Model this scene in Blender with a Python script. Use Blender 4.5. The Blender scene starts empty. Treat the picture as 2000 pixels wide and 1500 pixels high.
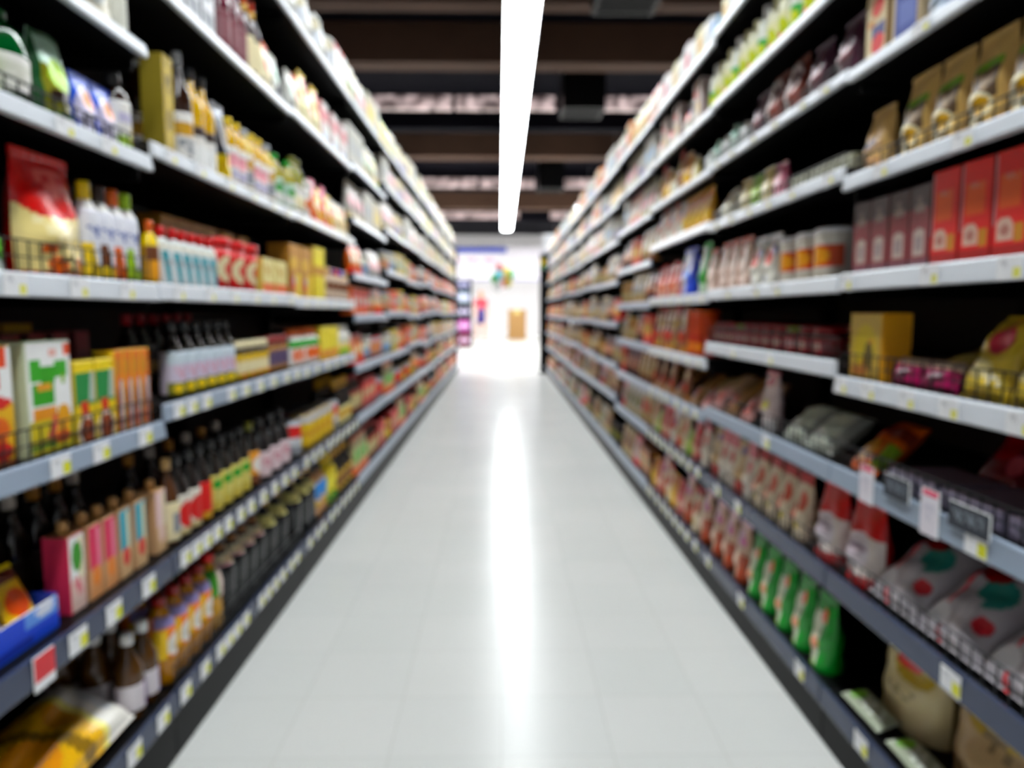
import bpy, math, random
from mathutils import Matrix, Vector, Euler

# ------------------------------------------------------------------ basics
rnd = random.Random(11)
LED, HALL, EXPO, DOF = 16.0, 38.0, 1.0, True
scene = bpy.context.scene
COL = scene.collection
PI = math.pi
W = {'L': 0.72, 'R': 0.74}            # distance of each shelf front from the camera line
SGN = {'L': -1, 'R': 1}
BAY0 = {'L': 1.54, 'R': 1.58}         # far edge of the first bay
BAYL = {'L': 1.03, 'R': 1.01}
NBAY = 11


def hexc(s):
    s = s.lstrip('#')
    o = []
    for i in (0, 2, 4):
        v = int(s[i:i + 2], 16) / 255
        o.append(v / 12.92 if v <= .04045 else ((v + .055) / 1.055) ** 2.4)
    g = .3 * o[0] + .59 * o[1] + .11 * o[2]
    return tuple(min(.95, max(.0, g + (c - g) * 1.15)) for c in o) + (1.0,)


PAL = dict(white='ece9e4', cream='e9ddb6', pale='d9d8cc', red='d2211c', dred='8e1414', maroon='5a1420', orange='e8701a', yellow='f2d21c',
           gold='c9992f', tan='c9a571', brown='6b3a1c', dbrown='2c1810', green='2f9a35', dgreen='0d4a22', lime='a8d02a', olive='7b7a2c',
           teal='2a9aa8', blue='1f4fc4', navy='1b2458', sky='8fb8e0', pink='f0a9b4', magenta='d42a68', purple='5c2a7c', lavender='c3bdd6',
           grey='8d9096', dgrey='3a3c42', black='111114', silver='b9bcc2', amber='b57d14', oil='caa02a', wood='c79a66', mint='b9d8c4',
           peach='eda77c', slate='262c3a', pearl='f4f4f2')
_cc = {}


def C(n):
    if n not in _cc:
        _cc[n] = hexc(PAL.get(n, n))
    return _cc[n]


# ------------------------------------------------------------------ materials
def principled(name, rough=.5, metal=0, color=None, attr=True, spec=.5, noise=0, bump=0, bscale=40, coat=0, emit=None, estr=0):
    m = bpy.data.materials.new(name)
    m.use_nodes = True
    nt = m.node_tree
    b = nt.nodes['Principled BSDF']
    b.inputs['Roughness'].default_value = rough
    b.inputs['Metallic'].default_value = metal
    b.inputs['Specular IOR Level'].default_value = spec
    b.inputs['Coat Weight'].default_value = coat
    src = None
    if attr:
        a = nt.nodes.new('ShaderNodeAttribute')
        a.attribute_name = 'tint'
        src = a.outputs['Color']
    elif color is not None:
        r = nt.nodes.new('ShaderNodeRGB')
        r.outputs[0].default_value = C(color)
        src = r.outputs[0]
    if noise or bump:
        tc = nt.nodes.new('ShaderNodeTexCoord')
        nz = nt.nodes.new('ShaderNodeTexNoise')
        nz.inputs['Scale'].default_value = bscale
        nz.inputs['Detail'].default_value = 3
        nt.links.new(tc.outputs['Object'], nz.inputs['Vector'])
        if noise:
            mx = nt.nodes.new('ShaderNodeMixRGB')
            mx.blend_type = 'MULTIPLY'
            mx.inputs[0].default_value = noise
            nt.links.new(src, mx.inputs[1])
            nt.links.new(nz.outputs['Fac'], mx.inputs[2])
            src = mx.outputs[0]
        if bump:
            bp = nt.nodes.new('ShaderNodeBump')
            bp.inputs['Strength'].default_value = bump
            bp.inputs['Distance'].default_value = .004
            nt.links.new(nz.outputs['Fac'], bp.inputs['Height'])
            nt.links.new(bp.outputs['Normal'], b.inputs['Normal'])
    if src is not None:
        nt.links.new(src, b.inputs['Base Color'])
    if emit:
        b.inputs['Emission Color'].default_value = C(emit)
        b.inputs['Emission Strength'].default_value = estr
    return m


MAT = {
    'paper': principled('printed_card', .5, noise=.12, bscale=60),
    'film': principled('glossy_packaging_film', .3, bump=.35, bscale=35),
    'glass': principled('bottle_glass', .12, spec=.6),
    'plastic': principled('moulded_plastic', .35),
    'foil': principled('metallic_foil', .32, metal=.7, bump=.3, bscale=30),
    'black_metal': principled('black_powder_coat', .45, color='050506', attr=False, spec=.12, noise=.2, bscale=25),
    'dark_panel': principled('dark_back_panel', .6, color='0b0b0d', attr=False, noise=.2, bscale=8),
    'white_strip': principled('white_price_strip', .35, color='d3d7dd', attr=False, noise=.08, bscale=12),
    'lit_tone_rail': principled('lit_tone_price_channel', .3, color='98a4b4', attr=False, noise=.1, bscale=12),  # bare channel painted grey for the light it reflects
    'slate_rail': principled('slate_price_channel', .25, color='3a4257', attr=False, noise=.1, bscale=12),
    'wire': principled('black_wire', .35, color='17181b', attr=False, noise=.1, bscale=50),
    'skin': principled('skin', .5, color='c68f70', attr=False, noise=.1, bscale=30),
    'cloth': principled('woven_cloth', .8, noise=.25, bscale=80),
    'carton': principled('brown_cardboard', .7, color='a07c50', attr=False, noise=.2, bscale=12),
    'wallpaint': principled('white_wall_paint', .6, color='f2f0f2', attr=False, noise=.05, bscale=3),
    'ceil': principled('dark_ceiling_paint', .8, color='17161c', attr=False, spec=.03, noise=.3, bscale=2),
    'beam': principled('brown_beam_paint', .7, color='5c473c', attr=False, spec=.1, noise=.25, bscale=3),
}


# ------------------------------------------------------------------ geometry bags
class G:
    def __init__(s):
        s.v, s.f, s.c, s.m, s.sm = [], [], [], [], []

    def quad(s, ids, col, sm=False, m=0):
        s.f.append(ids); s.c.append(col); s.m.append(m); s.sm.append(sm)

    def box(s, x0, y0, z0, x1, y1, z1, col=None):
        b = len(s.v)
        col = col or (1, 1, 1, 1)
        s.v += [(x0, y0, z0), (x1, y0, z0), (x1, y1, z0), (x0, y1, z0), (x0, y0, z1), (x1, y0, z1), (x1, y1, z1), (x0, y1, z1)]
        for q in ((0, 3, 2, 1), (4, 5, 6, 7), (0, 1, 5, 4), (1, 2, 6, 5), (2, 3, 7, 6), (3, 0, 4, 7)):
            s.quad(tuple(b + i for i in q), col)
        return s

    def grid(s, pts, nu, nv, colf, sm=True):
        """pts(u,v) -> xyz, faces coloured at their centres"""
        b = len(s.v)
        for j in range(nv + 1):
            for i in range(nu + 1):
                s.v.append(pts(i / nu, j / nv))
        for j in range(nv):
            for i in range(nu):
                a = b + j * (nu + 1) + i
                s.quad((a, a + 1, a + nu + 2, a + nu + 1), colf((i + .5) / nu, (j + .5) / nv), sm)
        return s

    def lathe(s, prof, seg, colf, sy=1.0, cx=0, cy=0, smooth=True):
        """prof: [(r,z)], colf(u,v): u across the front half, v the height fraction of the profile"""
        b = len(s.v)
        z0, z1 = prof[0][1], prof[-1][1]
        for r, z in prof:
            for k in range(seg):
                a = 2 * PI * k / seg
                s.v.append((cx + r * math.cos(a), cy + r * sy * math.sin(a), z))
        for j in range(len(prof) - 1):
            v = ((prof[j][1] + prof[j + 1][1]) / 2 - z0) / max(1e-6, z1 - z0)
            for k in range(seg):
                a = 2 * PI * (k + .5) / seg
                aa = (a + PI) % (2 * PI) - PI
                u = (aa + PI / 2) / PI
                k2 = (k + 1) % seg
                s.quad((b + j * seg + k, b + j * seg + k2, b + (j + 1) * seg + k2, b + (j + 1) * seg + k), colf(u, v), smooth)
        for j, rev in ((0, True), (len(prof) - 1, False)):
            if prof[j][0] > 1e-4:
                ids = [b + j * seg + k for k in range(seg)]
                s.quad(tuple(ids[::-1] if rev else ids), colf(.5, 0 if rev else 1), False)
        return s

    def tube(s, pts, r, seg, col):
        n = len(pts)
        b = len(s.v)
        for i, p in enumerate(pts):
            p = Vector(p)
            d = (Vector(pts[min(i + 1, n - 1)]) - Vector(pts[max(i - 1, 0)])).normalized()
            a = d.orthogonal().normalized()
            c = d.cross(a)
            for k in range(seg):
                t = 2 * PI * k / seg
                s.v.append(tuple(p + a * (r * math.cos(t)) + c * (r * math.sin(t))))
        for i in range(n - 1):
            for k in range(seg):
                k2 = (k + 1) % seg
                s.quad((b + i * seg + k, b + i * seg + k2, b + (i + 1) * seg + k2, b + (i + 1) * seg + k), col, True)
        s.quad(tuple(b + k for k in range(seg))[::-1], col)
        s.quad(tuple(b + (n - 1) * seg + k for k in range(seg)), col)
        return s

    def xform(s, M):
        s.v = [tuple(M @ Vector(p)) for p in s.v]
        return s

    def merge(s, o, m=0):
        b = len(s.v)
        s.v += o.v
        s.f += [tuple(b + i for i in q) for q in o.f]
        s.c += o.c
        s.m += [m] * len(o.f)
        s.sm += o.sm
        return s


def to_mesh(name, g, mats):
    me = bpy.data.meshes.new(name)
    me.from_pydata(g.v, [], g.f)
    a = me.attributes.new('tint', 'FLOAT_COLOR', 'FACE')
    a.data.foreach_set('color', [x for c in g.c for x in c])
    me.polygons.foreach_set('use_smooth', g.sm)
    for m in mats:
        me.materials.append(MAT[m] if isinstance(m, str) else m)
    if len(mats) > 1:
        me.polygons.foreach_set('material_index', g.m)
    me.update()
    return me


def link(name, data, parent=None):
    o = bpy.data.objects.new(name, data)
    COL.objects.link(o)
    o.parent = parent
    return o


def obj(name, g, mat, parent=None):
    return link(name, to_mesh(name, g, [mat]), parent)


def tag(o, label, cat, group=None):
    o['label'] = label
    o['category'] = cat
    if group:
        o['group'] = group
    return o


def struct(name, g, mat):
    o = obj(name, g, mat)
    o['kind'] = 'structure'
    return o


# ------------------------------------------------------------------ print designs
def paint(base, ops):
    cb = C(base)
    cops = []
    for op in ops:
        k = op[0]
        if k in 're':
            cops.append((k,) + tuple(op[1:5]) + (C(op[5]),))
        elif k == 't':
            cops.append((k,) + tuple(op[1:5]) + (C(op[5]), op[6] if len(op) > 6 else 8, op[7] if len(op) > 7 else 3))
        elif k == 'd':   # diagonal sash: u + s*v between a and b, v range
            cops.append((k, op[1], op[2], op[3], op[4], C(op[5]), op[6]))

    def f(u, v):
        c = cb
        for op in cops:
            k = op[0]
            if k == 'r':
                if op[1] <= u <= op[3] and op[2] <= v <= op[4]:
                    c = op[5]
            elif k == 'e':
                if ((u - op[1]) / op[3]) ** 2 + ((v - op[2]) / op[4]) ** 2 <= 1:
                    c = op[5]
            elif k == 't':
                if op[1] <= u <= op[3] and op[2] <= v <= op[4]:
                    i = int((u - op[1]) / (op[3] - op[1]) * op[6])
                    j = int((v - op[2]) / (op[4] - op[2]) * op[7])
                    if (i * 7 + j * 13 + i * i * 3 + j * i) % 5 not in (0, 3):
                        c = op[5]
            elif k == 'd':
                t = u + op[6] * v
                if op[1] <= t <= op[2] and op[3] <= v <= op[4]:
                    c = op[5]
        return c
    return f


# ------------------------------------------------------------------ product kinds: each returns [(part, G, material)]
def k_carton(s, hi):
    w, d, h = s['w'], s['d'], s['h']
    pf = paint(s['base'], s['ops'])
    nu, nv = (34, 46) if hi else (7, 10)
    g = G()
    e = .0015
    X, Y = d / 2, w / 2
    g.grid(lambda u, v: (X, -Y + e + u * (w - 2 * e), e + v * (h - 2 * e)), nu, nv, pf, False)
    b = len(g.v)
    sc, tc = C(s.get('side', s['base'])), C(s.get('top', s['base']))
    # chamfered frame round the front, then sides, back, top, bottom
    g.v += [(X - e, -Y, 0), (X - e, Y, 0), (X - e, Y, h), (X - e, -Y, h), (-X, -Y, 0), (-X, Y, 0), (-X, Y, h), (-X, -Y, h),
            (X, -Y + e, e), (X, Y - e, e), (X, Y - e, h - e), (X, -Y + e, h - e)]
    q = lambda a, c: g.quad(tuple(b + i for i in a), c)
    q((0, 3, 7, 4), sc); q((1, 5, 6, 2), sc); q((3, 2, 6, 7), tc); q((0, 4, 5, 1), sc); q((4, 7, 6, 5), sc)
    for i in range(4):
        j = (i + 1) % 4
        q((i, j, 8 + j, 8 + i), sc)
    out = [('box_body', g, s.get('mat', 'paper'))]
    if hi and s.get('flap'):
        f = G().box(-X + .004, -Y + .002, h + .0003, X - .004, Y - .002, h + .0022, C(s['flap']))
        out.append(('top_flap', f, 'paper'))
    if s.get('spout'):
        cg = G().lathe([(w * .2, h), (w * .2, h + .02), (w * .16, h + .024), (0, h + .024)], 14 if hi else 8, lambda u, v: C(s['spout']))
        out.append(('cap', cg, 'plastic'))
    return out


STY = {  # body profile (r,z fractions), cap z-range, cap radius
    'soy': ([(.9, 0), (1, .02), (1, .52), (.93, .6), (.6, .72), (.36, .8), (.34, .88)], (.87, 1.0), .42),
    'wine': ([(.92, 0), (1, .02), (1, .55), (.9, .64), (.5, .74), (.32, .8), (.3, .9)], (.88, 1.0), .36),
    'oil': ([(.92, 0), (1, .02), (1, .3), (.93, .38), (1, .46), (1, .62), (.85, .74), (.5, .84), (.4, .9)], (.89, 1.0), .48),
    'squeeze': ([(.88, 0), (1, .03), (1, .6), (.9, .72), (.55, .8), (.5, .82)], (.8, 1.0), .52),
    'jar': ([(.9, 0), (1, .04), (1, .72), (.93, .8), (.86, .82)], (.81, 1.0), .94),
    'can': ([(.95, 0), (1, .02), (1, .97), (.96, .985)], (.975, 1.0), .97),
    'tub': ([(.82, 0), (.86, .03), (1, .84)], (.83, 1.0), 1.06),
    'jug': ([(.85, 0), (1, .05), (1, .55), (.88, .72), (.55, .85), (.4, .9)], (.88, 1.0), .45),
    'canister': ([(.97, 0), (1, .01), (1, .9)], (.9, 1.0), 1.03),
}


def k_bottle(s, hi):
    R, H = s['w'] / 2, s['h']
    prof, (c0, c1), cr = STY[s['style']]
    seg = 20 if hi else 10
    gl = C(s['base'])
    sy = 1.0
    sx = s['d'] / s['w']

    def T(g):
        return g.xform(Matrix.Diagonal((sx, 1, 1, 1))) if abs(sx - 1) > .02 else g
    out = [('bottle_body' if s['style'] not in ('jar', 'tub', 'can', 'canister') else s['style'] + '_body',
            T(G().lathe([(r * R, z * H) for r, z in prof], seg, lambda u, v: gl)), s.get('mat', 'glass'))]
    cp = C(s['cap'])
    ch = (c1 - c0) * H
    if s['style'] != 'can':
        cprof = [(cr * R, c0 * H), (cr * R, c1 * H - ch * .15), (cr * R * .9, c1 * H), (0, c1 * H)]
        out.append(('lid' if s['style'] in ('jar', 'tub', 'canister') else 'cap', T(G().lathe(cprof, seg, lambda u, v: cp)), s.get('capmat', 'plastic')))
    else:
        out.append(('lid', T(G().lathe([(cr * R, c0 * H), (cr * R, H), (cr * R * .9, H), (cr * R * .9, H - .002), (0, H - .002)], seg, lambda u, v: cp)), 'foil'))
    if s.get('lab'):
        z0, z1 = s['lab']
        pf = paint(s.get('lbase', 'white'), s['ops'])

        def rad(z):
            for (r0, a), (r1, b_) in zip(prof, prof[1:]):
                if a <= z <= b_:
                    return r0 + (r1 - r0) * (z - a) / max(1e-6, b_ - a)
            return prof[-1][0]
        nv = 24 if hi else 6
        sg = 56 if hi else 12
        g = G()
        b = 0
        lp = [(rad(z0 + (z1 - z0) * j / nv) * R + .0008, (z0 + (z1 - z0) * j / nv) * H) for j in range(nv + 1)]
        lp = [(lp[0][0] - .0007, lp[0][1])] + lp + [(lp[-1][0] - .0007, lp[-1][1])]
        for r, z in lp:
            for k in range(sg):
                a = 2 * PI * k / sg
                g.v.append((r * math.cos(a), r * math.sin(a), z))
        H0, H1 = lp[0][1], lp[-1][1]
        for j in range(len(lp) - 1):
            v = ((lp[j][1] + lp[j + 1][1]) / 2 - H0) / (H1 - H0)
            for k in range(sg):
                aa = (2 * PI * (k + .5) / sg + PI) % (2 * PI) - PI
                k2 = (k + 1) % sg
                g.quad((j * sg + k, j * sg + k2, (j + 1) * sg + k2, (j + 1) * sg + k), pf((aa + PI / 2) / PI, v), True)
        out.append(('paper_label', T(g), 'paper'))
    if s.get('neck'):
        z0, z1, c = s['neck']
        rr = .37 * R + .0008
        out.append(('neck_band', T(G().lathe([(rr * 1.05, z0 * H), (rr, (z0 + z1) / 2 * H), (rr, z1 * H)], seg, lambda u, v: C(c))), 'paper'))
    if s['style'] == 'jug':
        pts = [(0, R * .38, H * .86)]
        pts = [(.0, R * (.42 + .75 * math.sin(PI * t)), H * (.84 - .34 * t)) for t in [i / 8 for i in range(9)]]
        out.append(('handle', G().tube(pts, R * .1, 8, gl), s.get('mat', 'glass')))
    return out


def k_pouch(s, hi):
    w, d, h = s['w'], s['d'], s['h']
    pf = paint(s['base'], s['ops'])
    bc = C(s.get('side', s['base']))
    nu, nv = (36, 46) if hi else (8, 10)
    st = s.get('style', 'stand')
    sd = s.get('seed', 1)
    ph = [(sd * 1.7 + i * 2.1) % 6.28 for i in range(6)]

    def prof(u, v):
        e = max(0.0, 1 - abs(2 * u - 1) ** 3) ** .5
        if st == 'stand':
            t = min(1.0, (max(0, .95 - v) / .62)) ** .75
        else:
            t = max(0.0, 1 - abs((v - .5) / .47) ** 3) ** .5 if .03 < v < .97 else 0
        wr = 1 + .10 * math.sin(9 * u + 7 * v + ph[0]) + .08 * math.sin(17 * v - 5 * u + ph[1])
        return d / 2 * e * t * wr + .0012

    def yy(u, v):
        k = 1.0
        if st == 'stand':
            k = .97 + .03 * math.sin(5 * v + ph[2]) - .05 * max(0, v - .8) / .2 * s.get('taper', 1)
        else:
            k = .96 + .04 * math.sin(4 * v + ph[3])
        return (u - .5) * w * k

    def zz(u, v):
        z = v * h
        if st == 'stand':
            z += h * .02 * math.sin(6 * u + ph[4]) * v
        return z
    g = G()
    g.grid(lambda u, v: (prof(u, v), yy(u, v), zz(u, v)), nu, nv, pf)
    g.grid(lambda u, v: (-prof(1 - u, v), yy(1 - u, v), zz(1 - u, v)), nu, nv, lambda u, v: bc)
    if st == 'stand':   # gusseted foot
        g.grid(lambda u, v: ((v - .5) * 2 * prof(u, 0), yy(u, 0), 0.0), nu, 1, lambda u, v: bc, False)
    else:
        g.grid(lambda u, v: ((v - .5) * 2 * prof(u, 0), yy(u, 0), 0.0), nu, 1, lambda u, v: bc, False)
    # close the narrow strip round the rim
    g.grid(lambda u, v: ((.5 - v) * 2 * prof(u, 1), yy(u, 1), zz(u, 1)), nu, 1, lambda u, v: pf(u, .99), False)
    for uu in (0, 1):
        g.grid(lambda a, b: ((a - .5) * 2 * prof(uu, b) * (1 if uu == 0 else -1), yy(uu, b), zz(uu, b)), 1, nv, lambda a, b: bc)
    out = [('bag_body', g, s.get('mat', 'film'))]
    if hi and s.get('seal'):
        sg = G()
        z0, z1 = h * .955, h * 1.03
        n = 14
        for side in (1, -1):
            sg.grid(lambda u, v: (side * (.0022 + .0008 * math.sin(u * 40)), (u - .5) * w * .9 * side, z0 + (z1 - z0) * v), n, 2, lambda u, v: C(s['seal']), False)
        sg.grid(lambda u, v: (.0022 - v * .0044, (u - .5) * w * .9, z1), n, 1, lambda u, v: C(s['seal']), False)
        out.append(('top_seal', sg, s.get('mat', 'film')))
    if hi and s.get('bow'):
        bg = G()
        zc = h * .8
        for a in (-1, 1):
            pts = [(prof(.5, .8) + .004, a * t * w * .34, zc + h * (.14 * math.sin(PI * t) - .12 * t)) for t in [i / 6 for i in range(7)]]
            bg.tube(pts, .004, 6, C(s['bow']))
        pts = [(prof(.32, max(.03, v)) + .004, -w * .18, v * h) for v in [.05 + .09 * i for i in range(9)]]
        bg.tube(pts, .0035, 6, C(s['bow']))
        out.append(('ribbon', bg, 'plastic'))
    lean = s.get('lean', 0)
    if lean:
        M = Matrix.Rotation(math.radians(-lean), 4, 'Y')
        allv = []
        for _, gg, _m in out:
            gg.xform(M)
            allv += gg.v
        z0 = min(p[2] for p in allv)
        x0, x1 = min(p[0] for p in allv), max(p[0] for p in allv)
        T = Matrix.Translation((-(x0 + x1) / 2, 0, -z0))
        for _, gg, _m in out:
            gg.xform(T)
        s['depth'] = x1 - x0
        s['high'] = max(p[2] for p in allv) - z0
    return out


KIND = {'carton': k_carton, 'bottle': k_bottle, 'pouch': k_pouch}
SPEC = {}
PROTO = {}


def P(key, name, desc, cat, kind, w, d, h, base, ops=(), **k):
    SPEC[key] = dict(key=key, name=name, desc=desc, cat=cat, kind=kind, w=w, d=d, h=h, base=base, ops=list(ops), depth=d, high=h, **k)


def proto(key, hi):
    if (key, hi) in PROTO:
        return PROTO[(key, hi)]
    s = SPEC[key]
    parts = KIND[s['kind']](s, hi)
    if hi and len(parts) > 1:
        r = [(pn, to_mesh(s['name'] + '_' + pn, g, [m])) for pn, g, m in parts]
    else:
        allg, mats = G(), []
        for pn, g, m in parts:
            if m not in mats:
                mats.append(m)
            allg.merge(g, mats.index(m))
        r = [(None, to_mesh(s['name'], allg, mats))]
    PROTO[(key, hi)] = r
    return r


# ------------------------------------------------------------------ shelf heights (centre of each price rail), read off the photo
LV = {'L': {1: [.137, .444, .750, 1.042, 1.306, 1.530, 1.79, 2.03],
            2: [.137, .444, .783, 1.044, 1.340, 1.690, 2.03],
            3: [.137, .447, .780, 1.036, 1.345, 1.700, 2.03],
            4: [.140, .455, .715, .972, 1.180, 1.455, 1.720, 2.03],
            5: [.140, .450, .712, .990, 1.258, 1.522, 1.800, 2.03],
            6: [.140, .450, .735, .970, 1.240, 1.530, 1.810, 2.04],
            7: [.140, .440, .700, .990, 1.270, 1.520, 1.800, 2.05],
            8: [.140, .450, .720, 1.00, 1.250, 1.530, 1.810, 2.05],
            9: [.140, .450, .710, .980, 1.260, 1.520, 1.800, 2.05],
            10: [.140, .450, .710, .980, 1.260, 1.520, 1.800, 2.05],
            11: [.140, .445, .715, .985, 1.255, 1.525, 1.800, 2.05]},
      'R': {1: [.115, .394, .640, .842, 1.065, 1.276, 1.500, 1.717, 1.96],
            2: [.115, .394, .640, .874, 1.062, 1.300, 1.507, 1.717, 1.96],
            3: [.115, .400, .615, .812, 1.052, 1.310, 1.500, 1.710, 1.94],
            4: [.115, .400, .615, .820, 1.036, 1.245, 1.480, 1.700, 1.93],
            5: [.120, .445, .645, .920, 1.190, 1.450, 1.680, 1.92],
            6: [.120, .440, .660, .930, 1.200, 1.450, 1.690, 1.92],
            7: [.120, .430, .680, .920, 1.190, 1.440, 1.680, 1.92],
            8: [.120, .440, .670, .930, 1.200, 1.450, 1.690, 1.92],
            9: [.120, .430, .680, .930, 1.190, 1.450, 1.680, 1.92],
            10: [.120, .440, .670, .930, 1.200, 1.450, 1.690, 1.92],
            11: [.120, .435, .675, .930, 1.195, 1.450, 1.685, 1.92]}}


def rail_h(z):      # the price channels get slimmer towards the top
    return .046 if z < .5 else .042 if z < .7 else .037 if z < 1.1 else .031 if z < 1.4 else .026


def lift(z):        # shelf top above the rail centre
    return rail_h(z) / 2 - .001


ORD = ['', 'first', 'second', 'third', 'fourth', 'fifth', 'sixth', 'seventh', 'eighth', 'ninth', 'tenth', 'eleventh', 'twelfth', 'thirteenth',
       'fourteenth', 'fifteenth', 'sixteenth', 'seventeenth', 'eighteenth', 'nineteenth', 'twentieth'] + \
      ['twenty-' + x for x in ('first', 'second', 'third', 'fourth', 'fifth', 'sixth', 'seventh', 'eighth', 'ninth')]
SIDEN = {'L': 'left', 'R': 'right'}


def bay_span(side, b):
    f = BAY0[side] + BAYL[side] * (b - 1)
    return f - BAYL[side], f


def level_word(side, b, l):
    n = len(LV[side][b])
    return 'base' if l == 0 else 'top' if l == n - 1 else ORD[l + 1]


def yat(side, x, z=1.0, off=0.0):
    """distance along the aisle at which a plane just behind the shelf front passes a column of the photo"""
    return (1400 * (W[side] + off) / abs(978 - x) + .0995 * (z - 1)) / .995 - SGN[side] * .0118


PLACE = []


def run(side, bay, lev, spec, n, xa=None, xb=None, rows=1, back=0.0, Y=None, jit=1.0):
    zl = LV[side][bay][lev] + .09
    s0 = SPEC[spec[0] if isinstance(spec, list) else spec]
    off = (.026 if s0['kind'] == 'carton' else .05) + (back if back < .09 else 0)
    a, b = Y if Y else sorted((yat(side, xa, zl, off), yat(side, xb, zl, off)))
    if Y and bay <= 3:
        a, b = a * 1.038 + .1 * (zl - 1), b * 1.038 + .1 * (zl - 1)
    y0, y1 = bay_span(side, bay)
    if bay > 3:
        a, b = max(a, y0 + .012), min(b, y1 - .012)
    keys = spec if isinstance(spec, list) else [spec]
    pitch = (b - a) / n
    while n > 1 and pitch < .7 * max(SPEC[k]['w'] for k in keys):
        n -= 1
        pitch = (b - a) / n
    hi = bay <= 3
    for k in keys:
        proto(k, hi)
    bay_, lev_ = bay, lev
    for i in range(n):
        k = keys[i % len(keys)]
        s = SPEC[k]
        y = a + (i + .5) * pitch
        bay, lev = bay_, lev_
        if bay < 3 and y > bay_span(side, bay)[1]:      # goods that stand past the joint belong to the next bay's shelf
            nl = min(range(len(LV[side][bay + 1])), key=lambda j: abs(LV[side][bay + 1][j] - LV[side][bay][lev]))
            if abs(LV[side][bay + 1][nl] - LV[side][bay][lev]) < .07:
                bay, lev = bay + 1, nl
        lv = LV[side][bay]
        z = lv[lev] + lift(lv[lev])
        clear = (lv[lev + 1] - .016 - z - .004) if lev + 1 < len(lv) else .4
        sc = min(1.0, clear / (s['high'] * 1.04), (pitch - .001) / s['w'] if n > 1 else 1.0)
        for r in range(rows):
            ang = rnd.uniform(-1, 1) * min(2.0, max(0, (pitch / (s['w'] * sc) - 1.03)) * 40) * jit
            dep = back + .026 + s['depth'] * sc / 2 + r * (s['depth'] * sc + .008)
            PLACE.append(dict(key=k, side=side, bay=bay, lev=lev, row=r + (1 if back > .09 else 0), back=(round(back, 3), r), y=y, x=SGN[side] * (W[side] + dep), z=z + .0005, ang=ang, sc=sc, hi=hi))


def settle():
    """close up each row so that neighbours touch at most and nobody stands across a bay joint"""
    global PLACE
    rows_ = {}
    for p in PLACE:
        rows_.setdefault((p['side'], p['bay'], p['lev'], p['back']), []).append(p)
    keep = []
    for (side, bay, lev, back), ps in rows_.items():
        y0, y1 = bay_span(side, bay)
        y0, y1 = y0 + .011, y1 - .011
        ps.sort(key=lambda p: p['y'])
        wid = lambda p: SPEC[p['key']]['w'] * p['sc'] * (1 + abs(p['ang']) * .012) + .0015
        lo = y0
        for p in ps:
            p['y'] = max(p['y'], lo + wid(p) / 2)
            lo = p['y'] + wid(p) / 2
        up = y1
        for p in reversed(ps):
            p['y'] = min(p['y'], up - wid(p) / 2)
            up = p['y'] - wid(p) / 2
            if up >= y0 - .004:
                keep.append(p)
    PLACE = keep


# ------------------------------------------------------------------ products of the left side
P('lime_pack', 'juice_carton', 'white and lime juice carton', 'carton', 'carton', .05, .05, .085, 'lime', [('r', 0, .45, 1, 1, 'white'), ('r', .2, .1, .8, .35, 'green')])
P('green_jug', 'jug', 'dark green jug with white label', 'jug', 'bottle', .098, .098, .15, 'dgreen', [('t', .2, .2, .8, .8, 'pale', 6, 5)], style='jug', cap='dgreen', lab=(.12, .5), lbase='white')
P('olive_pack', 'wrapped_bottle_pack', 'green wrapped pack with olive label', 'pack', 'pouch', .094, .06, .148, 'dgreen',
  [('r', .1, .62, .95, .95, 'mint'), ('r', .12, .1, .9, .62, 'olive'), ('e', .55, .52, .32, .2, 'lime'), ('r', .2, .22, .8, .34, 'dbrown')], side='mint', style='stand')
P('blue_bag', 'snack_bag', 'blue bag with white front and peach', 'bag', 'pouch', .082, .05, .125, 'blue',
  [('e', .5, .4, .46, .42, 'lavender'), ('e', .55, .58, .26, .17, 'peach'), ('e', .6, .52, .14, .08, 'orange')], side='navy', seal='blue')
P('dark_lime', 'vinegar_bottle', 'dark bottle with white lime label', 'bottle', 'bottle', .062, .062, .155, 'dbrown',
  [('r', 0, 0, 1, .25, 'lime'), ('r', .55, .1, .9, .45, 'yellow'), ('r', .25, .55, .7, .75, 'lavender')], style='squeeze', cap='black', lab=(.05, .62), lbase='white')
P('gold_box', 'gift_carton', 'tall olive gold carton', 'carton', 'carton', .05, .05, .215, 'b39a3a', [('r', .1, .1, .9, .9, 'c8ad48'), ('e', .5, .35, .3, .12, '8a7420'), ('t', .2, .6, .8, .85, '7d6a22', 4, 6)], side='8a7a30')
P('oil_black', 'oil_bottle', 'gold oil bottle with black cap', 'bottle', 'bottle', .062, .062, .25, 'oil', [('r', .1, .1, .9, .55, 'pearl'), ('r', 0, .75, 1, 1, 'dbrown')], style='wine', cap='dgrey', lab=(.04, .42), lbase='white', neck=(.7, .78, 'gold'))
P('oil_silver', 'oil_bottle', 'amber oil bottle with silver cap', 'bottle', 'bottle', .06, .06, .265, 'dbrown', [('r', 0, .5, 1, .8, 'gold'), ('t', .1, .1, .9, .4, 'grey', 6, 4)], style='wine', cap='silver', lab=(.05, .45), lbase='white', neck=(.66, .74, 'gold'))
P('foil_bag', 'foil_bag', 'dark grey foil bag', 'bag', 'pouch', .085, .05, .2, 'dgrey', [('r', 0, 0, 1, .35, 'yellow'), ('e', .5, .6, .3, .15, 'dbrown'), ('r', .1, .85, .9, .95, 'grey')], mat='foil', seal='grey')
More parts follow.
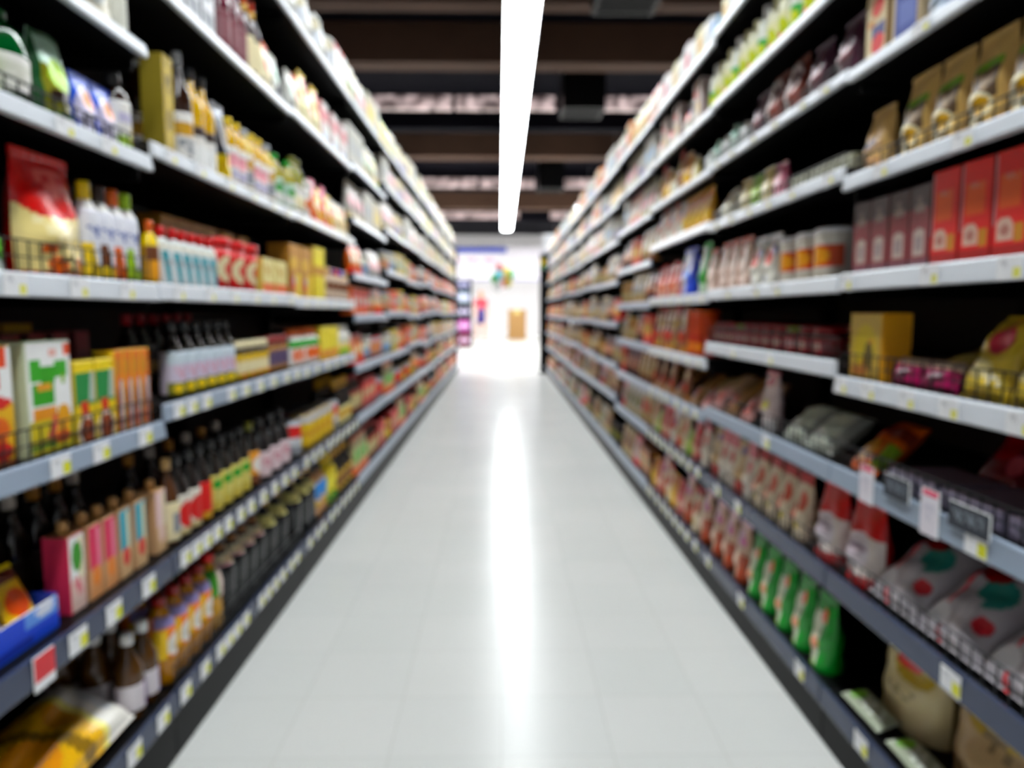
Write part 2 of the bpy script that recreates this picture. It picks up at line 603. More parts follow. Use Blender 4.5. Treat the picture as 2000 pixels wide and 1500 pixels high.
P('oil_yellow', 'oil_bottle', 'yellow oil bottle with yellow cap', 'bottle', 'bottle', .058, .058, .19, 'oil', [('r', .1, .4, .9, .8, 'pink'), ('r', .2, .1, .8, .35, 'lavender')], style='oil', cap='yellow', lab=(.08, .58), lbase='white')
P('oil_grey', 'oil_bottle', 'pale oil bottle with grey cap', 'bottle', 'bottle', .058, .058, .19, 'd6bd66', [('r', .1, .1, .9, .5, 'grey'), ('e', .5, .7, .3, .2, 'gold')], style='oil', cap='silver', lab=(.1, .6), lbase='white')
P('oil_green', 'oil_bottle', 'olive oil bottle with green cap', 'bottle', 'bottle', .058, .058, .18, 'a39a4a', [('r', 0, .1, 1, .5, 'white'), ('e', .5, .6, .35, .2, 'green')], style='oil', cap='green', lab=(.1, .55), lbase='mint')
P('round_white', 'jar', 'white jar with orange spot', 'jar', 'bottle', .12, .1, .15, 'white', [('e', .5, .4, .22, .25, 'orange'), ('e', .5, .35, .1, .12, 'brown')], style='tub', cap='white', lab=(.15, .75), lbase='white', mat='plastic')
P('olive_oil', 'oil_bottle', 'olive green oil bottle', 'bottle', 'bottle', .062, .062, .21, 'olive', [('r', .1, .1, .9, .6, 'cream')], style='oil', cap='olive', lab=(.1, .5), lbase='white')
P('orange_sachet', 'sauce_pouch', 'orange pouch with pink top', 'pouch', 'pouch', .085, .05, .17, 'orange', [('r', 0, .72, 1, 1, 'magenta'), ('e', .5, .4, .35, .2, 'cream'), ('r', .2, .1, .8, .2, 'red')], side='red', seal='magenta')
P('yellow_sachet', 'sauce_pouch', 'yellow pouch with red print', 'pouch', 'pouch', .085, .05, .15, 'yellow', [('e', .5, .5, .35, .22, 'red'), ('r', 0, 0, 1, .18, 'orange'), ('t', .2, .75, .8, .9, 'navy', 5, 2)], side='orange', seal='yellow')
P('cream_sachet', 'sauce_pouch', 'cream pouch with brown print', 'pouch', 'pouch', .095, .05, .14, 'cream', [('e', .45, .4, .25, .2, 'tan'), ('r', .2, .7, .8, .85, 'red')], seal='white')
P('red_bag', 'rice_bag', 'tall red and cream rice bag', 'bag', 'pouch', .16, .07, .2, 'e8d596',
  [('r', 0, .58, 1, 1, 'red'), ('e', .5, .62, .5, .14, 'red'), ('t', .3, .66, .85, .9, 'e8736c', 5, 4), ('t', .15, .28, .85, .5, 'f3e6b8', 7, 3), ('e', .4, .1, .13, .07, 'orange'), ('e', .8, .1, .13, .07, 'orange'), ('r', .2, .2, .4, .25, 'orange'), ('r', 0, 0, 1, .05, 'dred')],
  side='dred', seal='red', style='stand')
for k_, c_, dn in (('y', 'yellow', 'yellow'), ('b', 'dbrown', 'brown'), ('o', 'orange', 'orange'), ('g', 'lime', 'lime')):
    P('milk_' + k_, 'drink_bottle', 'white drink bottle with %s cap' % dn, 'bottle', 'bottle', .046, .046, .18, 'white',
      [('t', .2, .6, .8, .75, '5a6aa8', 5, 3), ('d', .2, .5, .1, .5, c_ if c_ != 'dbrown' else 'brown', .3), ('r', 0, 0, 1, .16, c_ if c_ != 'dbrown' else 'yellow')], style='squeeze', cap=c_, lab=(.03, .72), lbase='e6e6ee', mat='plastic')
P('orange_cap', 'sauce_bottle', 'small orange sauce bottle', 'bottle', 'bottle', .036, .036, .135, 'yellow', [('r', 0, 0, 1, .6, 'e8a23a'), ('r', 0, .6, 1, 1, 'brown')], style='squeeze', cap='orange', lab=(.05, .6), lbase='gold')
P('red_cap', 'sauce_bottle', 'white sauce bottle with red cap', 'bottle', 'bottle', .04, .04, .13, 'cfd3d2', [('d', .35, .6, 0, .8, 'teal', .25), ('t', .15, .4, .85, .6, 'grey', 5, 3), ('r', 0, .85, 1, 1, 'pale')], style='squeeze', cap='red', lab=(.03, .72), lbase='e4e6e6', mat='plastic')
P('red_tub', 'sauce_tub', 'red tub with cream label', 'tub', 'bottle', .095, .095, .14, 'red', [('e', .5, .5, .3, .42, 'cream'), ('e', .5, .5, .12, .2, 'red')], style='tub', cap='red', lab=(.1, .7), lbase='red', mat='plastic')
P('tan_box', 'noodle_carton', 'tan carton', 'carton', 'carton', .09, .06, .19, 'c99a4e', [('r', .1, .6, .9, .9, 'a77832')], side='a8782f')
P('cream_box', 'noodle_carton', 'cream carton with orange foot', 'carton', 'carton', .13, .08, .11, 'e9dc9c', [('r', 0, 0, 1, .28, 'orange'), ('t', .15, .5, .8, .8, 'gold', 6, 3)], side='d3b560')
P('brown_box', 'biscuit_carton', 'golden brown carton', 'carton', 'carton', .14, .08, .19, 'c48c22', [('r', .5, 0, 1, .45, 'yellow'), ('r', 0, .55, .7, .75, 'e0b43c'), ('e', .25, .25, .2, .14, 'red'), ('e', .38, .32, .08, .08, 'sky')], side='9a6a1a', top='d6a233')
P('yellow_box', 'biscuit_carton', 'big yellow carton', 'carton', 'carton', .16, .08, .21, 'f0dc14', [('r', 0, .45, 1, .62, 'c98f1c'), ('r', .1, .65, .9, .8, 'f6e64a')], side='d0a416', top='d6a233')
for k_, c_ in (('tan', 'tan'), ('purple', 'purple'), ('red', 'red'), ('blue', 'blue')):
    P('jar_' + k_, 'spread_jar', 'tan spread jar with %s lid' % k_, 'jar', 'bottle', .085, .085, .14, 'cdb096', [('e', .5, .6, .3, .25, 'brown')], style='jar', cap=c_, lab=(.08, .7), lbase='d8c2ae')
P('cereal_red', 'cereal_carton', 'cereal carton with red lettering', 'carton', 'carton', .12, .045, .182, 'e9b81c',
  [('r', 0, .52, 1, 1, 'pearl'), ('r', 0, .84, .62, .92, '6cc85c'), ('r', .72, .82, .9, 1, 'e0512c'), ('r', .25, .66, .75, .8, 'red'), ('r', .4, .58, .7, .68, 'e8503c'), ('e', .55, .53, .42, .06, 'red'), ('e', .35, .4, .3, .1, 'e8d84a'), ('e', .7, .3, .2, .12, 'orange'), ('e', .3, .15, .35, .14, 'e8861a'), ('e', .75, .12, .2, .08, 'red'), ('r', 0, 0, 1, .035, 'brown')], side='d9a620')
P('cereal_green', 'cereal_carton', 'cereal carton with green lettering', 'carton', 'carton', .118, .045, .185, 'pearl',
  [('r', 0, 0, 1, .3, 'd8c41c'), ('r', .08, .44, .6, .62, '3f9e1e'), ('r', .06, .66, .3, .84, '45a838'), ('r', .3, .62, .62, .78, '3f9e2e'), ('r', .62, .68, .92, .82, '45a838'), ('r', .76, .6, .86, .7, '8fb83a'), ('r', .22, .56, .52, .64, 'e0a020'), ('r', .1, .3, .62, .42, 'e89a1c'), ('d', .25, .42, .14, .34, 'e0605c', -.9), ('e', .78, .28, .17, .14, 'e8a81e'), ('e', .72, .12, .2, .06, 'e86a1c'), ('r', 0, .04, .6, .09, '6a8f3a'), ('r', .84, .86, 1, .97, 'e05a3c'), ('r', .5, .88, .68, .93, 'eab6ac'), ('r', 0, 0, 1, .03, 'olive')], side='cfd8b8', top='3aa53a')
P('choc_small', 'cereal_carton', 'small yellow and green carton', 'carton', 'carton', .06, .04, .145, 'f0d414',
  [('d', .0, 3, .45, .86, '2f8a4a', 0), ('d', .5, .95, .5, .88, 'b5c2b8', -.35), ('r', 0, .88, 1, 1, 'f4d90c'), ('d', .35, .75, .2, .5, 'd8432c', -1.2 * -.2), ('e', .5, .12, .46, .22, 'e6d6c8'), ('e', .52, .13, .36, .16, '9c4a2c')], side='d6b814')
P('orange_stick', 'coffee_carton', 'orange stick carton with grey band', 'carton', 'carton', .042, .05, .2, 'e07a24',
  [('r', .55, 0, .9, .62, 'b9bcc2'), ('e', .3, .35, .3, .2, '9a4a1e'), ('e', .4, .8, .3, .12, 'c98a2a'), ('e', .3, .12, .2, .08, 'e0501c')], side='edc81e')
P('maroon_back', 'tea_carton', 'maroon carton', 'carton', 'carton', .05, .06, .195, '7a1a24', [('r', .1, .3, .9, .8, '5d1018')], side='4c0e14')
P('yellow_back', 'tea_carton', 'dark yellow carton', 'carton', 'carton', .09, .06, .21, '8f7014', [('r', 0, .8, 1, 1, 'd0a51c')], side='8a6a14')
P('soy_lav', 'soy_sauce_bottle', 'soy sauce bottle with lavender label', 'bottle', 'bottle', .054, .054, .178, '17100e',
  [('r', 0, 0, 1, .3, 'olive'), ('e', .3, .15, .15, .1, 'yellow'), ('e', .7, .16, .14, .1, '191919'), ('r', 0, .72, 1, 1, 'c9d4dc'), ('t', .2, .35, .8, .65, 'd4a6b8', 6, 3)], style='soy', cap='black', lab=(.04, .6), lbase='cfc4d6')
P('soy_redcap', 'soy_sauce_bottle', 'black bottle with red cap', 'bottle', 'bottle', .056, .056, .195, '17100e', [('r', 0, .3, 1, .7, 'tan')], style='soy', cap='8c1c22', lab=(.2, .5), lbase='dbrown')
P('yel_jar', 'sauce_jar', 'dark jar with yellow label', 'jar', 'bottle', .066, .066, .115, '2b1d14', [('r', .1, .2, .9, .7, 'cream'), ('r', .4, 0, .6, .2, 'orange')], style='jar', cap='cream', lab=(.08, .66), lbase='d8b43c')
P('brown_jar', 'sauce_jar', 'brown jar with red lid', 'jar', 'bottle', .07, .07, .12, '6a3a1e', [('e', .5, .5, .35, .4, '5a4a6a')], style='jar', cap='dred', lab=(.1, .7), lbase='b98a4a')
P('small_green', 'sauce_bottle', 'white bottle with green and orange cap', 'bottle', 'bottle', .06, .06, .14, 'white', [('r', 0, .7, 1, 1, 'green'), ('e', .5, .4, .3, .3, 'orange')], style='squeeze', cap='orange', lab=(.05, .7), lbase='white', mat='plastic')
P('bright_yellow', 'stock_carton', 'bright yellow carton', 'carton', 'carton', .11, .06, .14, 'f2e010', [('r', 0, 0, 1, .3, 'e6b01c'), ('e', .5, .2, .3, .1, 'e8781c')], side='c9ad10')
P('white_lime', 'sauce_bottle', 'white bottle with lime foot', 'bottle', 'bottle', .065, .065, .14, 'white', [('r', 0, 0, 1, .3, 'lime'), ('r', 0, .3, .4, .6, 'yellow')], style='squeeze', cap='white', lab=(.04, .7), lbase='pale', mat='plastic')
for k_, top, bot, dn in (('leaf', 'pearl', 'e6c7bd', 'white'), ('mag', 'd8305c', 'e0a070', 'magenta'), ('teal', '2f9fb4', 'd9b48a', 'teal'), ('pk', 'e8c8c8', 'd9b48a', 'pale pink')):
    P('wine_' + k_, 'cooking_wine_bottle', 'square %s cooking wine carton' % dn, 'carton', 'carton', .046, .046, .14, bot,
      [('r', 0, .42, 1, 1, top), ('e', .5, .3, .3, .14, 'red' if k_ == 'teal' else 'e88a3c' if k_ == 'mag' else 'e9c9c0'), ('r', .62, .42, .9, .95, 'cream' if k_ != 'mag' else 'e88aa0')] + ([('e', .5, .72, .35, .2, '3c8f2c'), ('t', .2, .2, .8, .45, 'd86a78', 5, 3)] if k_ == 'leaf' else []),
      side='c9a27c' if k_ != 'leaf' else 'd2405c', top='wood', spout='wood', flap=None)
P('grey_lab', 'sauce_bottle', 'brown bottle with grey label', 'bottle', 'bottle', .05, .05, .2, '4a2c18', [('r', .3, .2, .7, .7, 'grey')], style='soy', cap='tan', lab=(.05, .5), lbase='cream')
P('reddot', 'soy_sauce_bottle', 'dark bottle with red dot label', 'bottle', 'bottle', .058, .058, .2, '15110f', [('e', .5, .5, .36, .34, 'red'), ('r', 0, 0, 1, .18, 'c9b98a')], style='soy', cap='black', lab=(.04, .52), lbase='e4ded2')
P('redlab', 'soy_sauce_bottle', 'dark bottle with red label', 'bottle', 'bottle', .058, .058, .2, '15110f', [('r', .2, 0, .8, .2, 'gold'), ('r', .7, 0, 1, 1, 'dred')], style='soy', cap='black', lab=(.04, .52), lbase='d8281c')
P('tancap', 'soy_sauce_bottle', 'dark bottle with tan neck', 'bottle', 'bottle', .056, .056, .2, '100c0a', [('r', 0, .3, 1, .7, '3a2a1c')], style='soy', cap='b9854a', lab=(.1, .4), lbase='dbrown')
P('whitecap', 'soy_sauce_bottle', 'dark bottle with white neck', 'bottle', 'bottle', .056, .056, .2, '100c0a', [('r', 0, .3, 1, .7, '3a2a1c')], style='soy', cap='cfc6bd', lab=(.1, .4), lbase='dbrown')
P('grnlab', 'vinegar_bottle', 'dark bottle with yellow green label', 'bottle', 'bottle', .058, .058, .2, '14120e', [('e', .5, .75, .4, .14, 'green'), ('r', 0, 0, 1, .3, 'c7b45a'), ('r', 0, .25, .18, 1, 'yellow')], style='soy', cap='black', lab=(.05, .52), lbase='d2c878')
P('orglab', 'vinegar_bottle', 'dark bottle with orange label', 'bottle', 'bottle', .058, .058, .2, '14120e', [('e', .5, .6, .3, .25, 'white'), ('r', 0, 0, 1, .3, 'brown')], style='soy', cap='olive', lab=(.05, .55), lbase='e39a2c')
P('pinklab', 'soy_sauce_bottle', 'black bottle with pale pink label', 'bottle', 'bottle', .072, .072, .2, '131112', [('t', .2, .3, .8, .7, 'c88a96', 5, 4)], style='soy', cap='black', lab=(.05, .45), lbase='dcc6ca')
P('redstack', 'tea_carton', 'red carton with dark front', 'carton', 'carton', .12, .07, .1, '3a1a1e', [('r', 0, .7, 1, 1, 'd83a44'), ('r', 0, 0, 1, .15, 'b4303c')], side='a02832')
P('yel_can', 'food_can', 'yellow can with silver lid', 'can', 'bottle', .085, .085, .13, 'd4b01e', [('r', 0, .8, 1, 1, 'silver'), ('r', 0, .35, 1, .5, 'c9951c')], style='can', cap='silver', lab=(.05, .95), lbase='dcb81c', mat='foil')
P('silver_can', 'food_can', 'silver can with red band', 'can', 'bottle', .085, .085, .13, 'silver', [('r', 0, .55, 1, .9, 'red'), ('r', 0, 0, 1, .3, 'grey')], style='can', cap='silver', lab=(.05, .95), lbase='c9cdd0', mat='foil')
P('goldcap', 'vinegar_bottle', 'black bottle with gold neck', 'bottle', 'bottle', .07, .07, .22, '141214', [('r', 0, .3, 1, .8, 'c9a24a')], style='soy', cap='gold', lab=(.05, .4), lbase='d8cf9a', neck=(.78, .86, 'gold'))
P('vermicelli', 'vermicelli_bag', 'long yellow vermicelli bag with white end', 'bag', 'pouch', .33, .085, .16, 'e6b414',
  [('r', .72, 0, 1, 1, 'e8e4dc'), ('d', .2, .34, 0, 1, 'f0e07a', .3), ('d', .5, .6, 0, 1, '8a6a2a', .3), ('e', .2, .4, .18, .3, 'e89a10'), ('e', .6, .6, .1, .2, 'c98a14'), ('d', .66, .72, 0, 1, 'f0e48a', 0), ('e', .88, .5, .08, .24, 'c9ccd0')], side='b98a1c', style='pillow', lean=62)
P('oil_big', 'oil_bottle', 'brown oil bottle with white cap', 'bottle', 'bottle', .078, .078, .235, '4a2f14', [('r', .55, 0, 1, 1, 'purple'), ('r', 0, 0, .4, 1, 'd9d2d6')], style='soy', cap='pearl', lab=(.12, .42), lbase='d9cfd6', capmat='plastic')
P('oil_am', 'oil_bottle', 'amber oil bottle with orange label', 'bottle', 'bottle', .066, .066, .2, 'amber', [('e', .55, .3, .3, .28, 'e8e2d8'), ('r', 0, .75, 1, 1, '8a80b0'), ('r', 0, 0, .3, .7, 'f0c81e')], style='oil', cap='dred', lab=(.3, .78), lbase='e8801e')
P('oil_am_grn', 'oil_bottle', 'amber oil bottle with green label', 'bottle', 'bottle', .07, .07, .205, 'b98a20', [('r', .4, 0, 1, 1, 'e0cbc0')], style='oil', cap='red', lab=(.45, .8), lbase='3f8f2c')
P('black_bot', 'soy_sauce_bottle', 'large black bottle with cream label', 'bottle', 'bottle', .085, .085, .235, '17181b', [('t', .2, .3, .8, .7, 'c9a46a', 5, 3), ('r', 0, 0, .5, .2, 'd29aa0')], style='soy', cap='black', lab=(.62, .74), lbase='ddd2b4', neck=(.78, .85, '8a5a2a'))
P('black_bot2', 'soy_sauce_bottle', 'large black bottle with yellow label', 'bottle', 'bottle', .085, .085, .24, '17181b', [('r', .6, 0, 1, 1, 'c9b0c0')], style='soy', cap='gold', lab=(.6, .74), lbase='d8d08a')
P('blue_dot', 'oil_bottle', 'cream bottle with blue dot', 'bottle', 'bottle', .09, .09, .2, 'd29a6a', [('e', .5, .6, .4, .34, '3a86d0'), ('r', 0, 0, 1, .2, 'c9a23a')], style='oil', cap='black', lab=(.2, .75), lbase='e6c79a')
P('yel_grn', 'oil_bottle', 'yellow bottle with green foot', 'bottle', 'bottle', .085, .085, .21, 'd8c01e', [('r', 0, 0, 1, .3, '4a8f2a'), ('e', .5, .6, .3, .2, 'e8e060')], style='oil', cap='yellow', lab=(.05, .7), lbase='d6c41c')
P('blk_gold', 'soy_sauce_bottle', 'black bottle with gold label', 'bottle', 'bottle', .085, .085, .2, '1a1816', [('e', .5, .5, .3, .3, 'brown')], style='soy', cap='gold', lab=(.1, .5), lbase='c9a23a')
P('white_pouch', 'flour_bag', 'white bag with tan picture', 'bag', 'pouch', .13, .06, .15, 'd2cbb8', [('e', .55, .55, .3, .2, 'd9b47a'), ('e', .4, .3, .2, .12, 'c9ccc8')], seal='white')
P('green_cap', 'vinegar_bottle', 'grey bottle with green cap', 'bottle', 'bottle', .05, .05, .13, 'b9bdb2', [('r', 0, .2, 1, .7, 'pale')], style='squeeze', cap='25b040', lab=(.05, .6), lbase='pale')
P('white_grey', 'biscuit_carton', 'white carton with grey print', 'carton', 'carton', .085, .05, .2, 'e2e2e6', [('e', .5, .6, .3, .16, 'dgrey'), ('r', .1, .1, .9, .3, 'grey')], side='8a8c92')
P('maroon_bot', 'wine_bottle', 'maroon bottle with red cap', 'bottle', 'bottle', .055, .055, .24, '5a2430', [('r', 0, .2, 1, .8, '8a5a60')], style='wine', cap='red', lab=(.1, .5), lbase='7a4048')
P('red_neck', 'wine_bottle', 'dark bottle with orange neck', 'bottle', 'bottle', .055, .055, .25, '3a2a2a', [('r', 0, .2, 1, .8, 'cream')], style='wine', cap='e8542a', lab=(.1, .5), lbase='cream', neck=(.78, .88, 'gold'))
P('mix_cream', 'snack_pouch', 'cream pouch with red and blue print', 'pouch', 'pouch', .08, .05, .16, 'ece2c4', [('e', .4, .6, .25, .18, 'e8503c'), ('r', .5, .2, .9, .4, 'sky'), ('r', 0, .85, 1, 1, 'orange')], seal='orange')
P('mix_white', 'snack_pouch', 'white pouch with green print', 'pouch', 'pouch', .085, .05, .15, 'cacac4', [('e', .5, .6, .3, .2, 'mint'), ('r', .2, .15, .8, .35, 'grey')], seal='pale')
P('mix_pink', 'snack_carton', 'white carton with pink band', 'carton', 'carton', .1, .05, .17, 'eae4e2', [('r', 0, .55, 1, .85, 'e08a90'), ('r', .1, .1, .6, .25, 'sky')], side='d6b4b4')
P('tri_yellow', 'snack_pouch', 'pale yellow pouch with red corner', 'pouch', 'pouch', .1, .05, .2, 'e6dc9a', [('d', .9, 1.6, 0, 1, 'e0502c', .6), ('e', .4, .3, .25, .15, 'f4eecc')], seal='yellow', taper=4)
P('top_white', 'flour_bag', 'white flour bag', 'bag', 'pouch', .12, .07, .2, 'c2c1bb', [('e', .5, .55, .3, .2, 'c9ccd2'), ('t', .2, .2, .8, .35, 'grey', 5, 2)], seal='white')
P('top_cream', 'milk_powder_can', 'cream milk powder can', 'can', 'bottle', .1, .1, .16, 'c4bb9c', [('e', .5, .5, .35, .25, 'c9ced6')], style='canister', cap='c9c8c2', lab=(.05, .88), lbase='c6bd9f', mat='plastic')
P('top_redwhite', 'cereal_carton', 'white carton with red top', 'carton', 'carton', .13, .08, .2, 'ecebe8', [('r', 0, .86, .7, 1, 'red'), ('r', .2, .2, .8, .4, 'pale')], side='d9d9da')

# --- shelves of the left side, from the near end
L = 'L'
run(L, 1, 4, 'lime_pack', 1, Y=(.985, 1.042)); run(L, 1, 4, 'green_jug', 1, 15, 101); run(L, 1, 4, 'olive_pack', 1, 101, 166)
run(L, 1, 4, 'blue_bag', 2, 160, 238); run(L, 1, 4, 'dark_lime', 1, Y=(1.385, 1.447))
run(L, 1, 5, 'white_pouch', 2, 120, 262); run(L, 1, 5, 'green_cap', 1, 264, 292)
P('lime_tray', 'biscuit_pack', 'low lime and white pack', 'pack', 'carton', .1, .03, .05, '6cbc2c', [('r', 0, 0, 1, .4, 'dfe6e0'), ('r', .1, .6, .8, .8, 'c8e23a')], side='3c8a1c')
run(L, 1, 3, 'lime_tray', 1, Y=(.95, 1.06)); run(L, 1, 3, 'red_bag', 1, Y=(.893, 1.063), back=.045); run(L, 1, 3, 'red_bag', 1, 38, 165)
run(L, 1, 3, ['milk_y', 'milk_b', 'milk_o', 'milk_g'], 4, 166, 273); run(L, 1, 3, 'orange_cap', 1, 275, 298); run(L, 1, 3, 'red_cap', 1, 299, 322)
run(L, 1, 2, 'cereal_red', 1, Y=(.955, 1.084)); run(L, 1, 2, 'cereal_green', 1, 51, 146); run(L, 1, 2, 'choc_small', 2, 147, 225); run(L, 1, 2, 'orange_stick', 4, 226, 293)
run(L, 1, 2, 'maroon_back', 5, Y=(1.12, 1.46), back=.1); run(L, 1, 2, 'yellow_back', 4, Y=(1.1, 1.5), back=.24)
run(L, 1, 1, 'wine_leaf', 1, 131, 172, back=.012); run(L, 1, 1, 'wine_mag', 2, 172, 230, back=.012); run(L, 1, 1, 'wine_teal', 2, 230, 290, back=.012); run(L, 1, 1, 'wine_pk', 1, 290, 312, back=.012)
run(L, 1, 1, ['tancap', 'whitecap', 'tancap', 'tancap', 'whitecap'], 5, Y=(1.2, 1.53), rows=2, back=.13)
run(L, 1, 0, 'vermicelli', 1, 20, 240); run(L, 1, 0, 'oil_big', 2, 244, 300, rows=3)
run(L, 1, 0, 'oil_am', 1, 300, 324)
run(L, 2, 0, 'oil_am', 3, 324, 402, rows=2); run(L, 2, 0, 'oil_am_grn', 1, 402, 428, rows=2); run(L, 2, 0, 'black_bot', 4, 430, 512, rows=2); run(L, 2, 0, 'black_bot2', 3, 513, 578, rows=2)
run(L, 3, 0, 'black_bot2', 2, 592, 618, rows=2); run(L, 3, 0, 'blue_dot', 2, 618, 640); run(L, 3, 0, 'yel_grn', 2, 640, 660); run(L, 3, 0, 'blk_gold', 4, 660, 694, rows=2)
run(L, 2, 1, 'grey_lab', 1, 322, 334); run(L, 2, 1, 'reddot', 2, 334, 382); run(L, 2, 1, 'redlab', 1, 382, 403); run(L, 2, 1, 'grnlab', 4, 404, 480); run(L, 2, 1, 'orglab', 1, 480, 500)
run(L, 2, 1, ['tancap', 'whitecap'], 6, 322, 500, back=.1); run(L, 2, 1, 'pinklab', 3, 502, 560); run(L, 2, 1, 'redstack', 2, 500, 560, back=.14); run(L, 2, 1, 'silver_can', 1, 562, 586)
run(L, 3, 1, 'yel_can', 5, 592, 648); run(L, 3, 1, 'silver_can', 1, 648, 658); run(L, 3, 1, 'goldcap', 4, 660, 694, rows=2); run(L, 3, 1, 'redstack', 3, 592, 648, back=.12)
run(L, 2, 2, 'soy_lav', 6, 326, 450); run(L, 2, 2, 'soy_redcap', 6, 326, 450, back=.1); run(L, 2, 2, 'yel_jar', 4, 452, 520); run(L, 2, 2, 'brown_jar', 3, 521, 562); run(L, 2, 2, 'small_green', 2, 563, 586)
run(L, 3, 2, 'small_green', 3, 591, 620); run(L, 3, 2, 'bright_yellow', 3, 621, 662); run(L, 3, 2, 'white_lime', 4, 663, 695)
run(L, 2, 3, 'red_cap', 5, 324, 412); run(L, 2, 3, 'red_tub', 3, 414, 498); run(L, 2, 3, 'tan_box', 4, 410, 505, back=.12); run(L, 2, 3, 'cream_box', 2, 500, 560); run(L, 2, 3, 'brown_box', 1, 560, 588)
run(L, 2, 3, 'tan_box', 2, 508, 560, back=.12)
run(L, 3, 3, 'brown_box', 1, 592, 608); run(L, 3, 3, 'yellow_box', 1, 608, 640); run(L, 3, 3, ['jar_tan', 'jar_purple', 'jar_red', 'jar_blue', 'jar_tan'], 5, 642, 696)
run(L, 2, 4, 'gold_box', 1, 322, 342); run(L, 2, 4, ['oil_silver', 'oil_black'], 2, 344, 392); run(L, 2, 4, 'oil_silver', 3, 344, 420, back=.1); run(L, 2, 4, 'oil_black', 1, 392, 412); run(L, 2, 4, 'foil_bag', 1, 413, 440)
run(L, 2, 4, ['oil_yellow', 'oil_yellow', 'oil_grey'], 5, 441, 514); run(L, 2, 4, ['oil_grey', 'oil_green', 'oil_yellow'], 5, 515, 584)
run(L, 3, 4, 'olive_oil', 2, 591, 610); run(L, 3, 4, 'round_white', 1, 611, 626); run(L, 3, 4, ['orange_sachet', 'yellow_sachet'], 4, 627, 668); run(L, 3, 4, 'cream_sachet', 3, 669, 695)
run(L, 2, 5, 'white_grey', 3, 326, 422); run(L, 2, 5, 'maroon_bot', 3, 424, 474); run(L, 2, 5, 'red_neck', 2, 475, 502); run(L, 2, 5, ['mix_cream', 'mix_white'], 4, 503, 586)
run(L, 3, 5, ['mix_cream', 'tri_yellow'], 4, 592, 640); run(L, 3, 5, ['mix_pink', 'mix_white'], 5, 641, 696)
run(L, 2, 6, 'top_white', 3, 480, 588); run(L, 3, 6, ['top_white', 'top_cream'], 6, 592, 676); run(L, 3, 6, 'top_redwhite', 2, 678, 696)

# ------------------------------------------------------------------ products of the right side
P('burlap', 'rice_bag', 'burlap rice bag with dark window', 'bag', 'pouch', .096, .06, .15, 'd8b474',
  [('r', .22, .3, .82, .66, '5a4632'), ('r', .2, .64, .85, .72, '6f9a2c'), ('t', .3, .4, .75, .6, '8a6f4c', 4, 3), ('e', .45, .22, .34, .17, 'e6dcb8'), ('e', .55, .24, .16, .1, 'd9a82a')], side='a8854c', seal='c8a464', taper=1, mat='paper')
P('burlap2', 'rice_bag', 'burlap rice bag with peach label', 'bag', 'pouch', .1, .06, .125, 'deb87a', [('r', .15, .3, .85, .6, 'd9b48a'), ('e', .5, .45, .2, .1, '4a3a44'), ('r', .1, .08, .9, .22, 'e6b07a')], side='a8854c', seal='c8a464', taper=1, mat='paper')
P('maroon_box', 'liquor_carton', 'maroon carton with silver crest', 'carton', 'carton', .067, .055, .148, '8a2c34',
  [('r', 0, .72, 1, 1, '3a2426'), ('r', .36, .74, .6, .88, '7c6660'), ('r', .25, .68, .75, .75, '9a807a'), ('r', .2, .14, .8, .42, 'bda9a0'), ('e', .5, .4, .3, .07, 'bda9a0'), ('r', .32, .2, .68, .38, '9c8a8a'), ('r', 0, 0, 1, .08, '7a4a58')], side='4a1a20', top='2c1618')
P('red_box', 'liquor_carton', 'bright red carton with white arch', 'carton', 'carton', .074, .055, .162, 'e0301a',
  [('r', .15, .45, .8, .78, 'e6641c'), ('t', .2, .72, .75, .78, 'd87a6a', 6, 2), ('e', .36, .28, .25, .1, 'd8b4a4'), ('r', .11, .15, .61, .28, 'd8b4a4'), ('e', .36, .25, .15, .05, 'b4786c'), ('r', .66, .14, .9, .3, 'c98a2c'), ('r', 0, 0, 1, .1, 'b42420'), ('r', 0, .3, .07, .97, 'c98f92')], side='a81c18', top='8c1414')
P('gold_carton', 'snack_carton', 'golden carton with yellow side', 'carton', 'carton', .135, .06, .138, 'd2b05c', [('e', .5, .5, .36, .34, 'dcc24a'), ('d', .25, .4, .1, .6, 'd88a3c', -.6), ('e', .62, .35, .14, .22, '6a5a2a'), ('r', .1, .05, .6, .2, 'd98a4c')], side='e8a81c', top='a8642c')
P('gold_lying', 'snack_bag', 'gold bag lying flat', 'bag', 'pouch', .1, .045, .2, 'c9a540', [('r', 0, .6, 1, 1, '7a1c1c'), ('e', .5, .3, .3, .15, 'e6d080')], side='8a6a24', style='pillow', lean=72)
P('magenta_pack', 'snack_pack', 'magenta pack at the shelf edge', 'pack', 'pouch', .1, .03, .055, 'a81e5c', [('r', 0, .7, 1, 1, 'e6c9b0'), ('e', .5, .4, .2, .2, '5a1430')], side='7a1440', style='pillow', lean=20)
P('onion_bag', 'snack_bag', 'gold bag with red onion picture', 'bag', 'pouch', .108, .05, .145, 'd9bd55', [('e', .55, .66, .25, .18, 'c93a4c'), ('r', .5, .8, .6, .94, 'c93a4c'), ('e', .4, .3, .26, .12, 'e6d69a'), ('t', .5, .12, .9, .25, 'f0e8cc', 5, 2)], side='a88a34', style='pillow', lean=28, seal='d9bd55')
P('darkred_bag', 'sweet_bag', 'dark red bag lying flat', 'bag', 'pouch', .12, .05, .18, '7a1420', [('e', .4, .5, .25, .2, 'b41c2a'), ('t', .2, .7, .8, .9, '3a1a1c', 6, 3), ('e', .75, .3, .15, .12, 'd8646c')], side='4a0e14', style='pillow', lean=40)
P('lav_tray', 'tray_pack', 'lavender clear tray pack', 'pack', 'carton', .15, .13, .035, '9a8fa4', [('t', .05, .2, .95, .8, '6a6878', 12, 3)], side='7a7488', top='8a7484')
